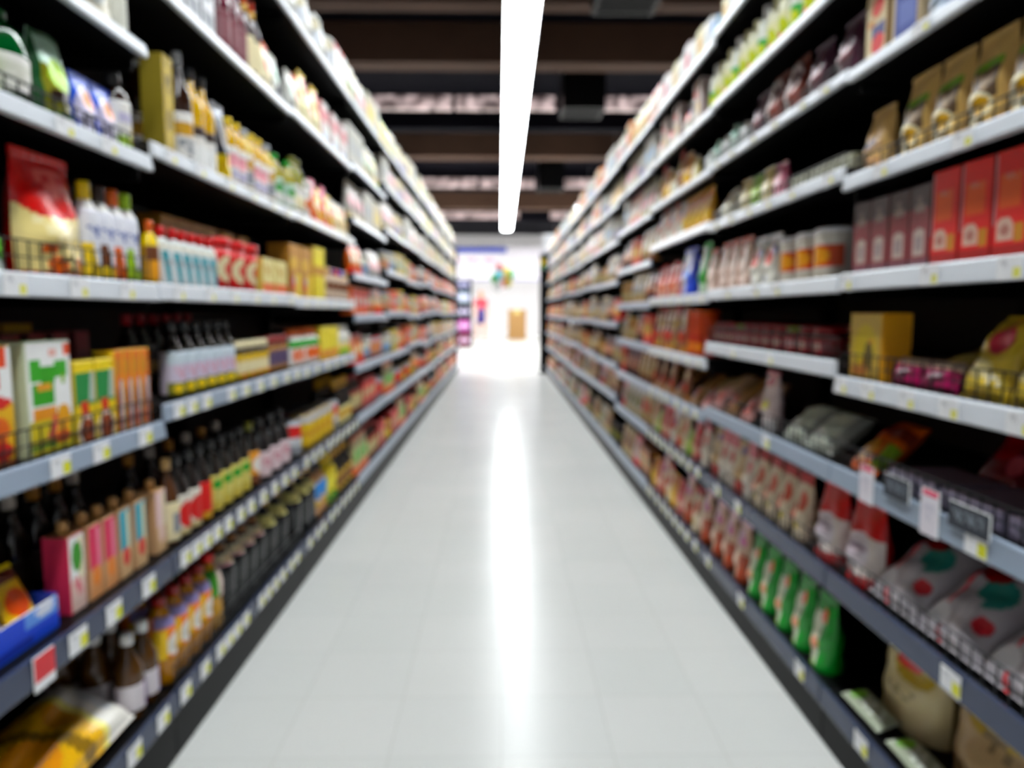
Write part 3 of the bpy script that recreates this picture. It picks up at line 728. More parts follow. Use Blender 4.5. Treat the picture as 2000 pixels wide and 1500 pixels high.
P('black_pack', 'sweet_bag', 'black bag lying flat', 'bag', 'pouch', .12, .05, .16, '1c1c22', [('e', .4, .6, .25, .15, '4a4a58')], side='121216', style='pillow', lean=45)
P('orange_lying', 'noodle_pack', 'orange noodle pack leaning back', 'pack', 'pouch', .11, .045, .15, 'd0642a', [('r', .75, .1, 1, .5, '7a9a2a'), ('e', .35, .3, .3, .2, 'e0a050'), ('r', 0, .6, 1, .8, '6a2418'), ('d', .2, .4, .5, 1, 'c8402a', .2)], side='8a3a1c', style='pillow', lean=50)
P('pale_bag', 'noodle_bag', 'pale green white bag', 'bag', 'pouch', .15, .06, .14, 'c9cfbf', [('e', .4, .55, .3, .25, 'd9e0d0'), ('t', .2, .1, .9, .25, '8a9088', 8, 2), ('r', .85, 0, 1, 1, '9a9c94')], side='7c8078', style='pillow', lean=52)
P('tied_bag', 'sweet_bag', 'pink white tied bag', 'bag', 'pouch', .095, .05, .165, 'd9c6c4', [('e', .5, .45, .2, .08, 'c9c020'), ('e', .5, .85, .35, .1, 'b43a50'), ('r', 0, 0, 1, .2, 'c9c4c4')], side='b9a2a4', seal='c9808c', taper=5)
P('tan_noodle', 'noodle_pack', 'tan and pink noodle pack', 'pack', 'pouch', .1, .045, .17, 'c9a88a', [('r', 0, 0, 1, .45, 'd8a09a'), ('e', .5, .2, .25, .12, 'e8503c'), ('r', .1, .6, .8, .9, 'b09a6a')], side='8a6a54', style='pillow', lean=48)
P('tan_noodle2', 'noodle_pack', 'brown noodle pack with red spot', 'pack', 'pouch', .1, .045, .17, 'a4784c', [('e', .4, .25, .25, .12, 'd8482c'), ('r', .1, .55, .9, .85, '7a5a34')], side='6a4a2c', style='pillow', lean=48)
P('red_jar', 'sauce_jar', 'small dark red jar', 'jar', 'bottle', .07, .07, .072, '5a1416', [('r', .1, .3, .9, .8, 'b4646a'), ('e', .5, .5, .2, .2, 'd8c0b0')], style='jar', cap='8c1a20', lab=(.1, .6), lbase='a8323a')
P('grn_jar', 'sauce_jar', 'small red jar with green lid', 'jar', 'bottle', .07, .07, .07, '7a1a1a', [('r', .1, .3, .9, .8, 'c9a0a0')], style='jar', cap='6a7a24', lab=(.1, .6), lbase='b43a3a')
P('redbag_arch', 'rice_bag', 'red and white rice bag', 'bag', 'pouch', .13, .07, .175, 'e2d6d0', [('r', 0, .6, 1, 1, 'c0202a'), ('e', .5, .42, .34, .22, 'dcd2d8'), ('r', 0, 0, 1, .12, 'd02a34'), ('r', .22, .44, .78, .47, '8a7088'), ('r', .3, .38, .7, .4, '8a7088'), ('r', 0, 0, .1, 1, 'd02a34')], side='9c1420', seal='c0202a')
P('clear_bag', 'dried_food_bag', 'clear bag with red and teal print', 'bag', 'pouch', .17, .07, .2, 'b4aeb4', [('d', .35, .42, 0, 1, 'd8283c', .25), ('e', .65, .6, .24, .16, '3c8a80'), ('e', .4, .8, .25, .12, 'a01c20'), ('e', .25, .2, .2, .1, 'dcdce0'), ('d', .55, .7, 0, .5, 'cfc8cc', .2), ('e', .8, .3, .12, .08, 'c8343c')], side='8c8488', style='pillow', lean=50)
P('pink_grey_bag', 'dried_food_bag', 'grey pink clear bag', 'bag', 'pouch', .17, .06, .18, '8c7a80', [('d', .2, .5, 0, 1, '9c8c94', .3), ('t', .2, .1, .8, .3, '6a6470', 6, 3)], side='5c5258', style='pillow', lean=58)
P('white_sachet', 'rice_pouch', 'white pouch with pink top', 'pouch', 'pouch', .082, .05, .17, 'ddd3c6', [('r', 0, .78, 1, 1, 'd8808a'), ('e', .7, .6, .2, .12, 'd03a3c'), ('r', 0, 0, .2, .3, 'c9a08c')], side='b4a090', seal='d8808a')
P('tan_sachet', 'rice_pouch', 'tan pouch with red foot', 'pouch', 'pouch', .082, .05, .165, 'c4a680', [('r', 0, 0, 1, .25, 'c03a34'), ('e', .5, .6, .3, .15, 'd9c8a8'), ('e', .8, .85, .15, .1, '5a5a98')], side='96784e', seal='c4a680')
P('cream_red', 'rice_pouch', 'cream pouch with red patches', 'pouch', 'pouch', .088, .055, .165, 'd9c9b0', [('e', .3, .35, .2, .2, 'c0382c'), ('e', .7, .6, .22, .16, 'c84a34'), ('e', .5, .2, .14, .08, 'd8c020'), ('r', 0, .88, 1, 1, 'b42a30')], side='a88a70', seal='b42a30')
P('green_bag', 'rice_bag', 'green bag with white panel', 'bag', 'pouch', .098, .06, .175, '22963a', [('d', .08, .66, .06, .78, 'dfe4cc', .12), ('e', .62, .74, .14, .1, 'e8602a'), ('d', .0, .2, .1, .4, 'b4d24a', -.3), ('e', .45, .35, .18, .08, 'e0a080'), ('r', .1, 0, .6, .07, '8ac838')], side='127028', seal='1a8a30')
P('pinkwhite', 'rice_bag', 'pink and brown rice bag', 'bag', 'pouch', .105, .06, .18, 'd9b8a0', [('e', .4, .78, .4, .14, 'eac4d4'), ('e', .65, .7, .25, .1, 'b44a88'), ('r', .62, 0, 1, .5, 'a8482c'), ('e', .3, .4, .2, .2, 'e8d8c8')], side='8c4030', seal='e6b0c8')
P('cream_rice', 'rice_bag', 'large cream rice bag with red label', 'bag', 'pouch', .21, .09, .2, 'dccb9e', [('e', .58, .62, .3, .15, 'b89a20'), ('e', .5, .68, .2, .1, 'd8342c'), ('t', .3, .3, .7, .42, '9a8a64', 6, 3)], side='9c8a60', seal='c9b890')
P('tan_rice', 'rice_bag', 'large tan rice bag with gold label', 'bag', 'pouch', .24, .1, .2, 'b89a72', [('e', .5, .7, .3, .12, 'b49420'), ('e', .6, .74, .18, .08, 'a83a2c'), ('t', .3, .5, .7, .66, '86704e', 5, 2), ('r', .86, 0, 1, .4, '6a4a2c')], side='7c644a', seal='a88c68')
P('flat_pale', 'noodle_pack', 'pale flat pack with green corner', 'pack', 'pouch', .15, .022, .055, 'aab29c', [('e', .2, .5, .14, .3, '8acb50'), ('t', .3, .2, .9, .8, 'e0e6da', 7, 3)], side='a9b0a0', style='pillow', lean=76)
P('choc_bag', 'chocolate_bag', 'brown gift bag with white ribbon', 'bag', 'pouch', .105, .06, .14, '6a3024', [('e', .6, .3, .25, .2, '8c4034'), ('r', .5, .55, .9, .85, '54201c')], side='4a201a', seal='7a3c2c', bow='e4dcd8', mat='film')
P('purple_bag', 'chocolate_bag', 'dark purple gift bag', 'bag', 'pouch', .1, .06, .13, '4a2a38', [('e', .5, .4, .3, .2, '7a4a50'), ('e', .3, .7, .15, .15, '8c7a84')], side='34202c', seal='7a6a74', taper=4)
P('redblue_box', 'snack_carton', 'cream carton with red and blue print', 'carton', 'carton', .085, .06, .14, 'd9c49a', [('e', .55, .75, .3, .14, 'd8402c'), ('r', .3, .3, .95, .5, '3a3c78'), ('e', .6, .22, .32, .14, 'e0383c'), ('r', .1, .5, .4, .6, 'c98a4a')], side='8c6a44')
P('blue_box', 'snack_carton', 'blue carton with cream edge', 'carton', 'carton', .085, .06, .15, '4a58a0', [('r', 0, 0, .12, 1, 'd9c49a'), ('r', .3, .2, .9, .5, '6a78b8'), ('r', .1, .8, 1, 1, '2c3464')], side='c9b494')
P('greyblue', 'snack_pack', 'grey blue film pack', 'pack', 'pouch', .09, .05, .1, '8a98ac', [('e', .5, .5, .3, .3, 'b4c0cc')], side='5c6674', style='stand')
P('grn_small', 'sauce_bottle', 'small mint green bottle', 'bottle', 'bottle', .055, .055, .1, '8ab8a4', [('r', .1, .3, .9, .7, 'd6e4dc')], style='squeeze', cap='mint', lab=(.1, .65), lbase='c4dccf')
P('wht_small', 'sauce_bottle', 'small white bottle with grey foot', 'bottle', 'bottle', .055, .055, .085, 'd2d6d4', [('r', 0, 0, 1, .3, 'grey')], style='squeeze', cap='white', lab=(.05, .7), lbase='e2e4e2', mat='plastic')
P('lime_bot', 'tea_bottle', 'lime and white drink bottle', 'bottle', 'bottle', .056, .056, .16, 'd6d68a', [('e', .5, .35, .35, .25, 'c9d23a'), ('r', 0, .7, 1, 1, 'e8e6cc'), ('e', .5, .15, .2, .1, 'd8783c')], style='squeeze', cap='e6e2b8', lab=(.03, .75), lbase='e6e2b4', mat='plastic')
P('grn_white_bot', 'tea_bottle', 'white drink bottle with green label', 'bottle', 'bottle', .058, .058, .17, 'e6e8e0', [('r', 0, .1, 1, .55, '4aae5a'), ('e', .5, .3, .3, .14, 'd8e04a')], style='squeeze', cap='pearl', lab=(.03, .75), lbase='e6e8dc', mat='plastic')
P('pale_tray', 'tray_pack', 'low pale tray pack', 'pack', 'carton', .11, .12, .032, 'c9c9b4', [('t', .1, .2, .9, .8, 'a9a98c', 8, 2)], side='8c8c78', top='b4b49c')
P('pink_pack', 'snack_pouch', 'small pink pouch', 'pouch', 'pouch', .085, .04, .095, 'd27a90', [('e', .5, .5, .3, .3, 'eab8c0')], side='a85068', seal='d27a90')
P('cream_pack', 'snack_pouch', 'small cream pouch', 'pouch', 'pouch', .085, .04, .1, 'd6c68c', [('e', .5, .4, .3, .3, 'e6dcb8')], side='a89454', seal='d6c68c')
P('lime_pack2', 'snack_pouch', 'small lime pouch', 'pouch', 'pouch', .085, .04, .095, '8ab428', [('e', .5, .5, .3, .2, 'b4d25a')], side='5c8414', seal='8ab428')
P('gold_pouch', 'snack_pouch', 'gold and orange pouch', 'pouch', 'pouch', .1, .05, .14, 'd29a34', [('e', .5, .3, .35, .2, 'e6c050'), ('r', .2, .7, .9, .9, 'c0642c'), ('r', 0, 0, .3, .2, 'd6c8c0')], side='9c6a1c', seal='d29a34')
P('round_bag', 'flour_bag', 'round white bag', 'bag', 'pouch', .12, .08, .1, 'e6e2cc', [('e', .5, .5, .35, .35, 'f0ecd8'), ('e', .2, .8, .15, .15, 'e0b030')], side='c9c4a8', style='stand')
P('pinkwhite_pack', 'snack_bag', 'pink and white striped bag', 'bag', 'pouch', .1, .05, .155, 'ddc0b0', [('r', 0, .65, .5, .95, 'd06a50'), ('r', .6, .1, .8, .8, 'e8d8d0'), ('r', .1, .05, .4, .5, 'd88880'), ('r', 0, .9, 1, 1, 'b44a34')], side='a8685a', seal='c8604c')
P('white_rb', 'snack_bag', 'white bag with red and blue dot', 'bag', 'pouch', .1, .055, .14, 'dcdacf', [('e', .55, .6, .3, .2, 'd8402c'), ('e', .75, .68, .14, .1, '3a50a8'), ('e', .4, .12, .2, .08, '5a70b8'), ('r', 0, .85, 1, 1, 'e8e8ec')], side='b4b09c', seal='e8e8ec')
P('red_can', 'food_can', 'orange red can with white top', 'can', 'bottle', .095, .095, .122, 'e8e0d8', [('r', 0, .25, 1, .75, 'd0522c'), ('e', .5, .5, .3, .2, 'e09a3c'), ('r', 0, 0, 1, .2, 'ccc4b4')], style='canister', cap='eceaec', lab=(.02, .88), lbase='e2dace', mat='plastic')
P('green_tall', 'detergent_bottle', 'tall green bag with white stripe', 'bag', 'pouch', .12, .06, .19, '1e8f3a', [('d', .1, .3, .2, 1, 'd6ecd8', .15), ('r', 0, 0, 1, .2, 'b4ccb4')], side='0e5c22', seal='28b050')
P('blue_tall', 'detergent_bottle', 'royal blue bag with white arch', 'bag', 'pouch', .2, .06, .19, '1a48c8', [('e', .4, .42, .36, .12, '4a80e8'), ('r', .35, .05, .6, .4, 'c9ccd8'), ('r', 0, .55, .3, .9, '101830')], side='12308c', seal='1a48c8', taper=5)
P('red_pack', 'sauce_pouch', 'red sauce pouch', 'pouch', 'pouch', .095, .05, .15, 'd83a24', [('e', .5, .35, .3, .2, 'e08060'), ('r', 0, 0, 1, .18, 'c9a88c')], side='a02014', seal='d83a24')
P('rose_pack', 'sauce_pouch', 'rose pink pouch', 'pouch', 'pouch', .095, .05, .14, 'c86a68', [('r', 0, .7, 1, 1, 'b8222c'), ('e', .5, .25, .3, .15, 'd9b49a')], side='9c3a3c', seal='b8222c')
P('multi_a', 'spice_pouch', 'spice pouch with red and cream print', 'pouch', 'pouch', .09, .05, .19, '8c5a40', [('e', .5, .7, .3, .14, 'd9c49a'), ('e', .5, .35, .3, .14, 'c8342a'), ('r', 0, 0, 1, .14, 'c98a4c')], side='5a3420', seal='8c5a40')
P('multi_b', 'spice_pouch', 'spice pouch with yellow dot', 'pouch', 'pouch', .09, .05, .19, '9c6a4c', [('e', .5, .62, .28, .14, 'd2b44a'), ('e', .5, .15, .24, .1, 'b8b02a'), ('r', 0, .88, 1, 1, 'a8242a')], side='5a3420', seal='a8242a')
P('orange_can', 'crisps_canister', 'tall orange canister', 'canister', 'bottle', .1, .1, .185, 'e05a1c', [('r', 0, .3, .8, .5, 'd03a20'), ('e', .6, .2, .25, .12, 'f08a2c')], style='canister', cap='e0641c', lab=(.02, .88), lbase='e4581c', mat='plastic')
R_ = 'R'
run(R_, 1, 5, 'burlap2', 1, 1682, 1752); run(R_, 1, 5, 'burlap', 5, Y=(.86, 1.336)); run(R_, 1, 5, 'pale_tray', 1, Y=(1.483, 1.562))
run(R_, 1, 4, 'maroon_box', 4, 1665, 1822); run(R_, 1, 4, 'red_box', 4, Y=(.915, 1.2265))
run(R_, 1, 3, 'gold_carton', 1, Y=(1.365, 1.53)); run(R_, 1, 3, 'gold_lying', 2, Y=(1.162, 1.36), back=.06); run(R_, 1, 3, 'magenta_pack', 2, Y=(1.165, 1.36)); run(R_, 1, 3, 'onion_bag', 3, Y=(.82, 1.155))
run(R_, 1, 2, 'orange_lying', 1, Y=(1.36, 1.555)); run(R_, 1, 2, 'lav_tray', 4, Y=(.72, 1.36)); run(R_, 1, 2, ['darkred_bag', 'black_pack'], 5, Y=(.74, 1.36), back=.165)
run(R_, 1, 1, 'redbag_arch', 1, Y=(1.42, 1.565)); run(R_, 1, 1, 'clear_bag', 3, Y=(.93, 1.42)); run(R_, 1, 1, 'pink_grey_bag', 2, Y=(.6, .93)); run(R_, 1, 1, 'darkred_bag', 4, Y=(.93, 1.42), back=.23)
run(R_, 1, 0, 'flat_pale', 4, Y=(.86, 1.56)); run(R_, 1, 0, 'cream_rice', 1, Y=(1.33, 1.56), back=.07); run(R_, 1, 0, 'tan_rice', 2, Y=(.81, 1.325), back=.07)
run(R_, 1, 6, 'redblue_box', 1, 1690, 1738); run(R_, 1, 6, 'blue_box', 1, 1739, 1800); run(R_, 1, 6, 'greyblue', 3, Y=(.95, 1.25))
run(R_, 1, 6, 'purple_bag', 1, 1648, 1688)
run(R_, 1, 7, ['grn_white_bot', 'lime_bot'], 8, Y=(.98, 1.56))
run(R_, 2, 0, 'pinkwhite', 4, 1378, 1466); run(R_, 2, 0, 'green_bag', 5, 1468, 1632)
run(R_, 2, 1, ['white_sachet', 'tan_sachet', 'white_sachet'], 6, 1378, 1478); run(R_, 2, 1, 'cream_red', 4, 1479, 1588); run(R_, 2, 1, 'redbag_arch', 1, Y=(1.592, 1.69))
run(R_, 2, 2, ['tan_noodle', 'tan_noodle2', 'tan_noodle'], 4, 1378, 1486); run(R_, 2, 2, 'tied_bag', 1, 1490, 1530); run(R_, 2, 2, 'pale_bag', 2, Y=(1.595, 1.868))
run(R_, 2, 3, ['red_jar', 'red_jar', 'grn_jar', 'red_jar', 'red_jar'], 12, 1385, 1628, rows=3)
run(R_, 2, 4, 'green_tall', 1, 1372, 1394); run(R_, 2, 4, 'pinkwhite_pack', 4, 1396, 1472); run(R_, 2, 4, 'white_rb', 2, 1474, 1528); run(R_, 2, 4, 'red_can', 3, 1530, 1634, rows=2)
run(R_, 2, 5, 'gold_pouch', 1, 1376, 1392); run(R_, 2, 5, 'round_bag', 2, 1393, 1440); run(R_, 2, 5, ['pink_pack', 'cream_pack', 'lime_pack2', 'cream_pack'], 4, 1455, 1545); run(R_, 2, 5, 'pale_tray', 2, 1548, 1634)
run(R_, 2, 6, ['wht_small', 'grn_small'], 5, 1385, 1472); run(R_, 2, 6, ['purple_bag', 'choc_bag', 'choc_bag'], 4, 1476, 1634)
run(R_, 2, 7, ['lime_bot', 'lime_bot', 'grn_white_bot'], 12, 1395, 1636)
run(R_, 3, 4, 'blue_tall', 1, 1330, 1368); run(R_, 3, 4, ['rose_pack', 'red_pack', 'rose_pack', 'red_pack'], 5, 1268, 1329)
run(R_, 3, 3, 'orange_can', 2, 1350, 1376); run(R_, 3, 3, ['multi_a', 'multi_b', 'multi_a'], 6, 1272, 1349)
run(R_, 3, 2, ['tan_noodle2', 'multi_a'], 8, 1268, 1374); run(R_, 3, 1, ['rose_pack', 'lime_pack2', 'cream_red', 'tan_sachet', 'white_rb', 'rose_pack'], 9, 1268, 1374)
run(R_, 3, 0, ['cream_red', 'pinkwhite', 'rose_pack', 'gold_pouch'], 8, 1268, 1374)
run(R_, 3, 5, 'gold_pouch', 3, 1335, 1374); run(R_, 3, 5, ['white_rb', 'pinkwhite_pack'], 5, 1268, 1334)
run(R_, 3, 6, ['cream_pack', 'gold_pouch', 'multi_b', 'wht_small'], 8, 1268, 1374)
P('whitered_box', 'snack_carton', 'white carton with red and brown print', 'carton', 'carton', .11, .06, .17, 'ddd4cc', [('d', .5, .9, .4, 1, '8c5a50', .3), ('e', .6, .4, .2, .14, 'd8b03a'), ('e', .3, .75, .2, .1, 'd84a3c')], side='a89490')
run(R_, 3, 7, ['whitered_box', 'white_rb'], 6, 1268, 1374)
P('pale_carton', 'tissue_carton', 'pale white carton', 'carton', 'carton', .095, .06, .12, 'e6e4de', [('r', .2, .3, .8, .6, 'd0d4d8')], side='c9c8c4')
P('pale_yellow', 'tissue_carton', 'pale yellow carton', 'carton', 'carton', .095, .06, .13, 'e2d9b0', [('e', .5, .5, .3, .25, 'd9a85a')], side='c9bf98')
P('pale_pink', 'tissue_carton', 'white carton with pink spot', 'carton', 'carton', .095, .06, .14, 'e6e0e0', [('e', .6, .5, .3, .25, 'd84a70')], side='cdbcc0')
P('pale_blue', 'tissue_carton', 'white carton with blue side', 'carton', 'carton', .095, .06, .13, 'dfe6ec', [('r', 0, .5, .6, 1, '4a90d0')], side='9cbcd8')
run(R_, 2, 8, ['pale_yellow', 'pale_pink', 'pale_blue', 'pale_carton'], 9, 1385, 1480); run(R_, 3, 8, ['pale_carton', 'pale_yellow', 'pale_carton', 'pale_pink'], 9, 1268, 1374)

# ------------------------------------------------------------------ the far bays: the stock the photo shows as small colour patches
FAR = {}


def far_spec(kind, c1, c2, c3, w, h, nm):
    key = 'far_%s_%s_%s_%s_%s' % (nm, c1, c2, c3, w)
    if key in SPEC:
        return key
    nmw = nm.replace('_', ' ')
    desc = '%s %s with %s print' % (c1.replace('dred', 'dark red'), nmw, c2.replace('dred', 'dark red'))
    cat = nm.split('_')[-1]
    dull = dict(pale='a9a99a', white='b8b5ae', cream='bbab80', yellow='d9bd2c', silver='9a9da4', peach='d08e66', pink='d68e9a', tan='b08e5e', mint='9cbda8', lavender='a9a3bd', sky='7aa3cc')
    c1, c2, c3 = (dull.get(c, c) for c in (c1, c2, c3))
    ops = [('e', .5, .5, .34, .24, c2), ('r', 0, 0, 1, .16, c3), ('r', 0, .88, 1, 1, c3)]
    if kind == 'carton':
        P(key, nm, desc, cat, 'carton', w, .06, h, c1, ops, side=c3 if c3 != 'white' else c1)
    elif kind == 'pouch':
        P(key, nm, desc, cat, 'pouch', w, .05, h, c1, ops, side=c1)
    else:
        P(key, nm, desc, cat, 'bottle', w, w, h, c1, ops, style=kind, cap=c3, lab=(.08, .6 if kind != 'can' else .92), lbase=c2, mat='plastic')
    return key


POOL = {
    'Llow': [('soy', 'black', 'gold', 'black', .075, .2, 'sauce_bottle'), ('soy', 'dbrown', 'cream', 'dred', .075, .2, 'soy_bottle'), ('can', 'silver', 'red', 'silver', .085, .12, 'food_can'), ('carton', 'red', 'cream', 'dred', .12, .16, 'noodle_carton'),
             ('pouch', 'tan', 'orange', 'brown', .11, .18, 'dried_food_pouch'), ('jar', 'brown', 'yellow', 'gold', .08, .12, 'sauce_jar'), ('pouch', 'cream', 'green', 'orange', .12, .19, 'rice_pouch')],
    'Lmid': [('carton', 'red', 'white', 'orange', .11, .14, 'soup_carton'), ('pouch', 'orange', 'cream', 'red', .1, .15, 'soup_pouch'), ('can', 'red', 'peach', 'silver', .085, .12, 'meat_can'), ('jar', 'cream', 'peach', 'silver', .08, .12, 'spread_jar'),
             ('pouch', 'white', 'pink', 'grey', .11, .16, 'snack_pouch'), ('carton', 'cream', 'mint', 'yellow', .12, .15, 'biscuit_carton'), ('tub', 'pale', 'sky', 'white', .1, .13, 'yogurt_tub')],
    'Lhigh': [('pouch', 'cream', 'mint', 'pale', .12, .2, 'cereal_pouch'), ('carton', 'pale', 'grey', 'white', .12, .2, 'tissue_carton'), ('carton', 'cream', 'yellow', 'pale', .13, .19, 'cracker_carton'), ('pouch', 'white', 'pink', 'cream', .12, .19, 'powder_pouch'),
              ('canister', 'cream', 'lavender', 'white', .1, .17, 'powder_canister'), ('pouch', 'yellow', 'white', 'lime', .1, .18, 'crisps_pouch')],
    'Rlow': [('pouch', 'cream', 'red', 'tan', .12, .18, 'rice_pouch'), ('pouch', 'tan', 'brown', 'cream', .12, .17, 'bean_pouch'), ('pouch', 'pink', 'white', 'red', .1, .17, 'flour_pouch'), ('carton', 'peach', 'cream', 'brown', .12, .15, 'noodle_carton'),
             ('jar', 'dbrown', 'olive', 'black', .08, .12, 'pickle_jar'), ('pouch', 'white', 'olive', 'cream', .12, .17, 'noodle_pouch')],
    'Rmid': [('pouch', 'tan', 'cream', 'brown', .11, .17, 'nut_pouch'), ('can', 'peach', 'cream', 'silver', .085, .12, 'fruit_can'), ('pouch', 'cream', 'grey', 'tan', .12, .18, 'oat_pouch'), ('carton', 'orange', 'yellow', 'red', .11, .15, 'sauce_carton'),
             ('jar', 'amber', 'cream', 'gold', .08, .13, 'honey_jar'), ('pouch', 'maroon', 'peach', 'dbrown', .1, .16, 'coffee_pouch')],
    'Rhigh': [('pouch', 'pale', 'pink', 'cream', .12, .19, 'flour_pouch'), ('carton', 'cream', 'red', 'peach', .12, .18, 'cereal_carton'), ('pouch', 'peach', 'white', 'pink', .11, .18, 'biscuit_pouch'), ('carton', 'pale', 'sky', 'white', .12, .18, 'tissue_carton'),
              ('pouch', 'cream', 'gold', 'olive', .11, .18, 'pasta_pouch'), ('canister', 'white', 'lavender', 'pale', .1, .16, 'powder_canister')]}
for side in 'LR':
    for bay in range(4, NBAY + 1):
        for lev in range(len(LV[side][bay])):
            n_l = len(LV[side][bay])
            pool = POOL[side + ('low' if lev < 2 else 'mid' if lev < n_l - 3 else 'high')]
            y0, y1 = bay_span(side, bay)
            y = y0 + .03
            prev = None
            order = pool[:]
            rnd.shuffle(order)
            qi = 0
            while y < y1 - .1:
                sp = order[qi % len(order)]
                qi += 1
                n = rnd.choice((2, 2, 3, 3, 4))
                w = sp[4] * 1.07
                n = min(n, int((y1 - .02 - y) / w))
                if n < 1:
                    break
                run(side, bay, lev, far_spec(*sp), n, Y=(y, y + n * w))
                y += n * w + .004
# ------------------------------------------------------------------ create the stock with one label per thing
settle()
groups = {}
for p in PLACE:
    s = SPEC[p['key']]
    groups.setdefault((s['desc'], p['side'], p['bay'], p['lev'], p['row']), []).append(p)
for (desc, side, bay, lev, row), ps in groups.items():
    ps.sort(key=lambda p: p['y'])
    lw = level_word(side, bay, lev)
    where = '%s %s shelf, %s bay' % (lw, SIDEN[side], ORD[bay])
    rw = ['', 'back row', 'third row', 'rear row'][row] if row else ''
    for i, p in enumerate(ps):
        s = SPEC[p['key']]
        if len(ps) == 1:
            mid = (', ' + rw) if rw else ''
        elif rw:
            mid = ', %s in %s' % (ORD[i + 1], rw)
        else:
            mid = ', %s from near end' % ORD[i + 1]
        label = '%s%s, %s' % (desc, mid, where)
        pr = proto(p['key'], p['hi'])
        if pr[0][0] is None:
            o = link(s['name'], pr[0][1])
        else:
            o = link(s['name'], None)
            for pn, me in pr:
                link(pn, me, o)
        o.location = (p['x'], p['y'], p['z'])
        o.rotation_euler = (0, 0, (0 if side == 'L' else PI) + math.radians(p['ang']))
        o.scale = (p['sc'],) * 3
        tag(o, label, s['cat'], '%s row on the %s %s shelf of the %s bay' % (s['name'].replace('_', ' '), lw, SIDEN[side], ORD[bay]))

# ------------------------------------------------------------------ shelving bays
GUARD = {('R', 1, 3), ('R', 1, 2), ('R', 1, 1), ('R', 2, 1), ('R', 1, 5), ('L', 1, 2), ('L', 1, 3), ('L', 1, 4), ('L', 2, 0), ('R', 2, 3), ('R', 2, 5), ('R', 2, 6), ('R', 2, 2)}
DEPTH = .46
for side in 'LR':
    sg, w = SGN[side], W[side]
    for bay in range(1, NBAY + 1):
        y0, y1 = bay_span(side, bay)
        lv = LV[side][bay]
        top = lv[-1] + (.02 if bay < 10 else .02)
        u = link('shelving_bay', None)
        u.location = (sg * (w + DEPTH / 2), (y0 + y1) / 2, 0)
        tag(u, 'black metal shelving bay, %s from the camera along the %s side' % (ORD[bay], SIDEN[side]), 'shelving', 'shelving bays of the %s run' % SIDEN[side])
        O = u.location

        def part(nm, mat, boxes, parent=u):
            g = G()
            for (a0, b0, c0, a1, b1, c1) in boxes:   # a: metres behind the shelf front, b: along the aisle, c: height
                xs = sorted((sg * (w + a0) - O.x, sg * (w + a1) - O.x))
                g.box(xs[0], b0 - O.y, c0, xs[1], b1 - O.y, c1)
            return obj(nm, g, mat, parent)
        part('back_panel', 'dark_panel', [(DEPTH, y0, .0, DEPTH + .02, y1, top)])
        part('base_plinth', 'black_metal', [(.012, y0 + .002, 0.0, .03, y1 - .002, lv[0] - .0235)])
        part('upright', 'black_metal', [(DEPTH - .04, y1 - .022, 0.0, DEPTH - .001, y1 - .001, top)])
        part('upright', 'black_metal', [(DEPTH - .04, y0 + .001, 0.0, DEPTH - .001, y0 + .022, top)])
        for li, z in enumerate(lv):
            sh = part('base_deck' if li == 0 else 'shelf', 'black_metal', [(.012, y0 + .003, z + lift(z) - .026, DEPTH - .045, y1 - .003, z + lift(z))])
            far = bay >= 4
            mat = 'white_strip' if li >= 3 else 'lit_tone_rail' if li == 2 or (far and li < 2) else 'slate_rail'
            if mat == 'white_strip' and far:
                mat = 'lit_tone_rail'  # far strips painted greyer to hold back the strong light on them
            # the channel: a tilted face with a lip above and below
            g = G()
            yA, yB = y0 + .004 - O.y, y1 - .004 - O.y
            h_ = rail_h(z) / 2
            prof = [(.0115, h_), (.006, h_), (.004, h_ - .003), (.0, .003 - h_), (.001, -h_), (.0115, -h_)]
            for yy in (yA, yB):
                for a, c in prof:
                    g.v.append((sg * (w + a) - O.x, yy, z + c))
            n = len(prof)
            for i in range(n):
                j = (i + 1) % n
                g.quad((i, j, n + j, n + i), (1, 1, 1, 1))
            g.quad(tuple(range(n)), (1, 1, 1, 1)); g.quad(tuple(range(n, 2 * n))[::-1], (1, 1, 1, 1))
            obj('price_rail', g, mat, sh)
            if li:
                for yy in (y0 + .006, y1 - .009):
                    part('bracket', 'black_metal', [(.03, yy, z + lift(z) - .05, DEPTH - .045, yy + .003, z + lift(z) - .0265)], sh)
            if (side, bay, li) in GUARD:
                bx = []
                n = int((y1 - y0) / .03)
                zt = z + lift(z)
                hgt = .05 if li < 4 else .03
                bx.append((.014, y0 + .01, zt + hgt, .017, y1 - .01, zt + hgt + .003))
                bx.append((.014, y0 + .01, zt + hgt * .5, .017, y1 - .01, zt + hgt * .5 + .002))
                for k in range(n + 1):
                    yy = y0 + .012 + (y1 - y0 - .026) * k / n
                    bx.append((.0135, yy, zt, .016, yy + .002, zt + hgt))
                part('wire_guard', 'wire', bx, sh)

# end panels closing the two runs at the cross aisle
e = bay_span('R', NBAY)[1]
g = G().box(-.25, 0, 0, .25, .1, 1.95)
o = obj('end_panel', g, 'black_metal'); o.location = (.89, e + .14, 0)
tag(o, 'black end panel closing the right shelving run, jutting into the aisle', 'panel')
e = bay_span('L', NBAY)[1]
o = obj('end_panel', G().box(-.25, 0, 0, .25, .05, 2.08), 'black_metal'); o.location = (-.962, e + .01, 0)
tag(o, 'black end panel closing the left shelving run, flush with its shelves', 'panel')

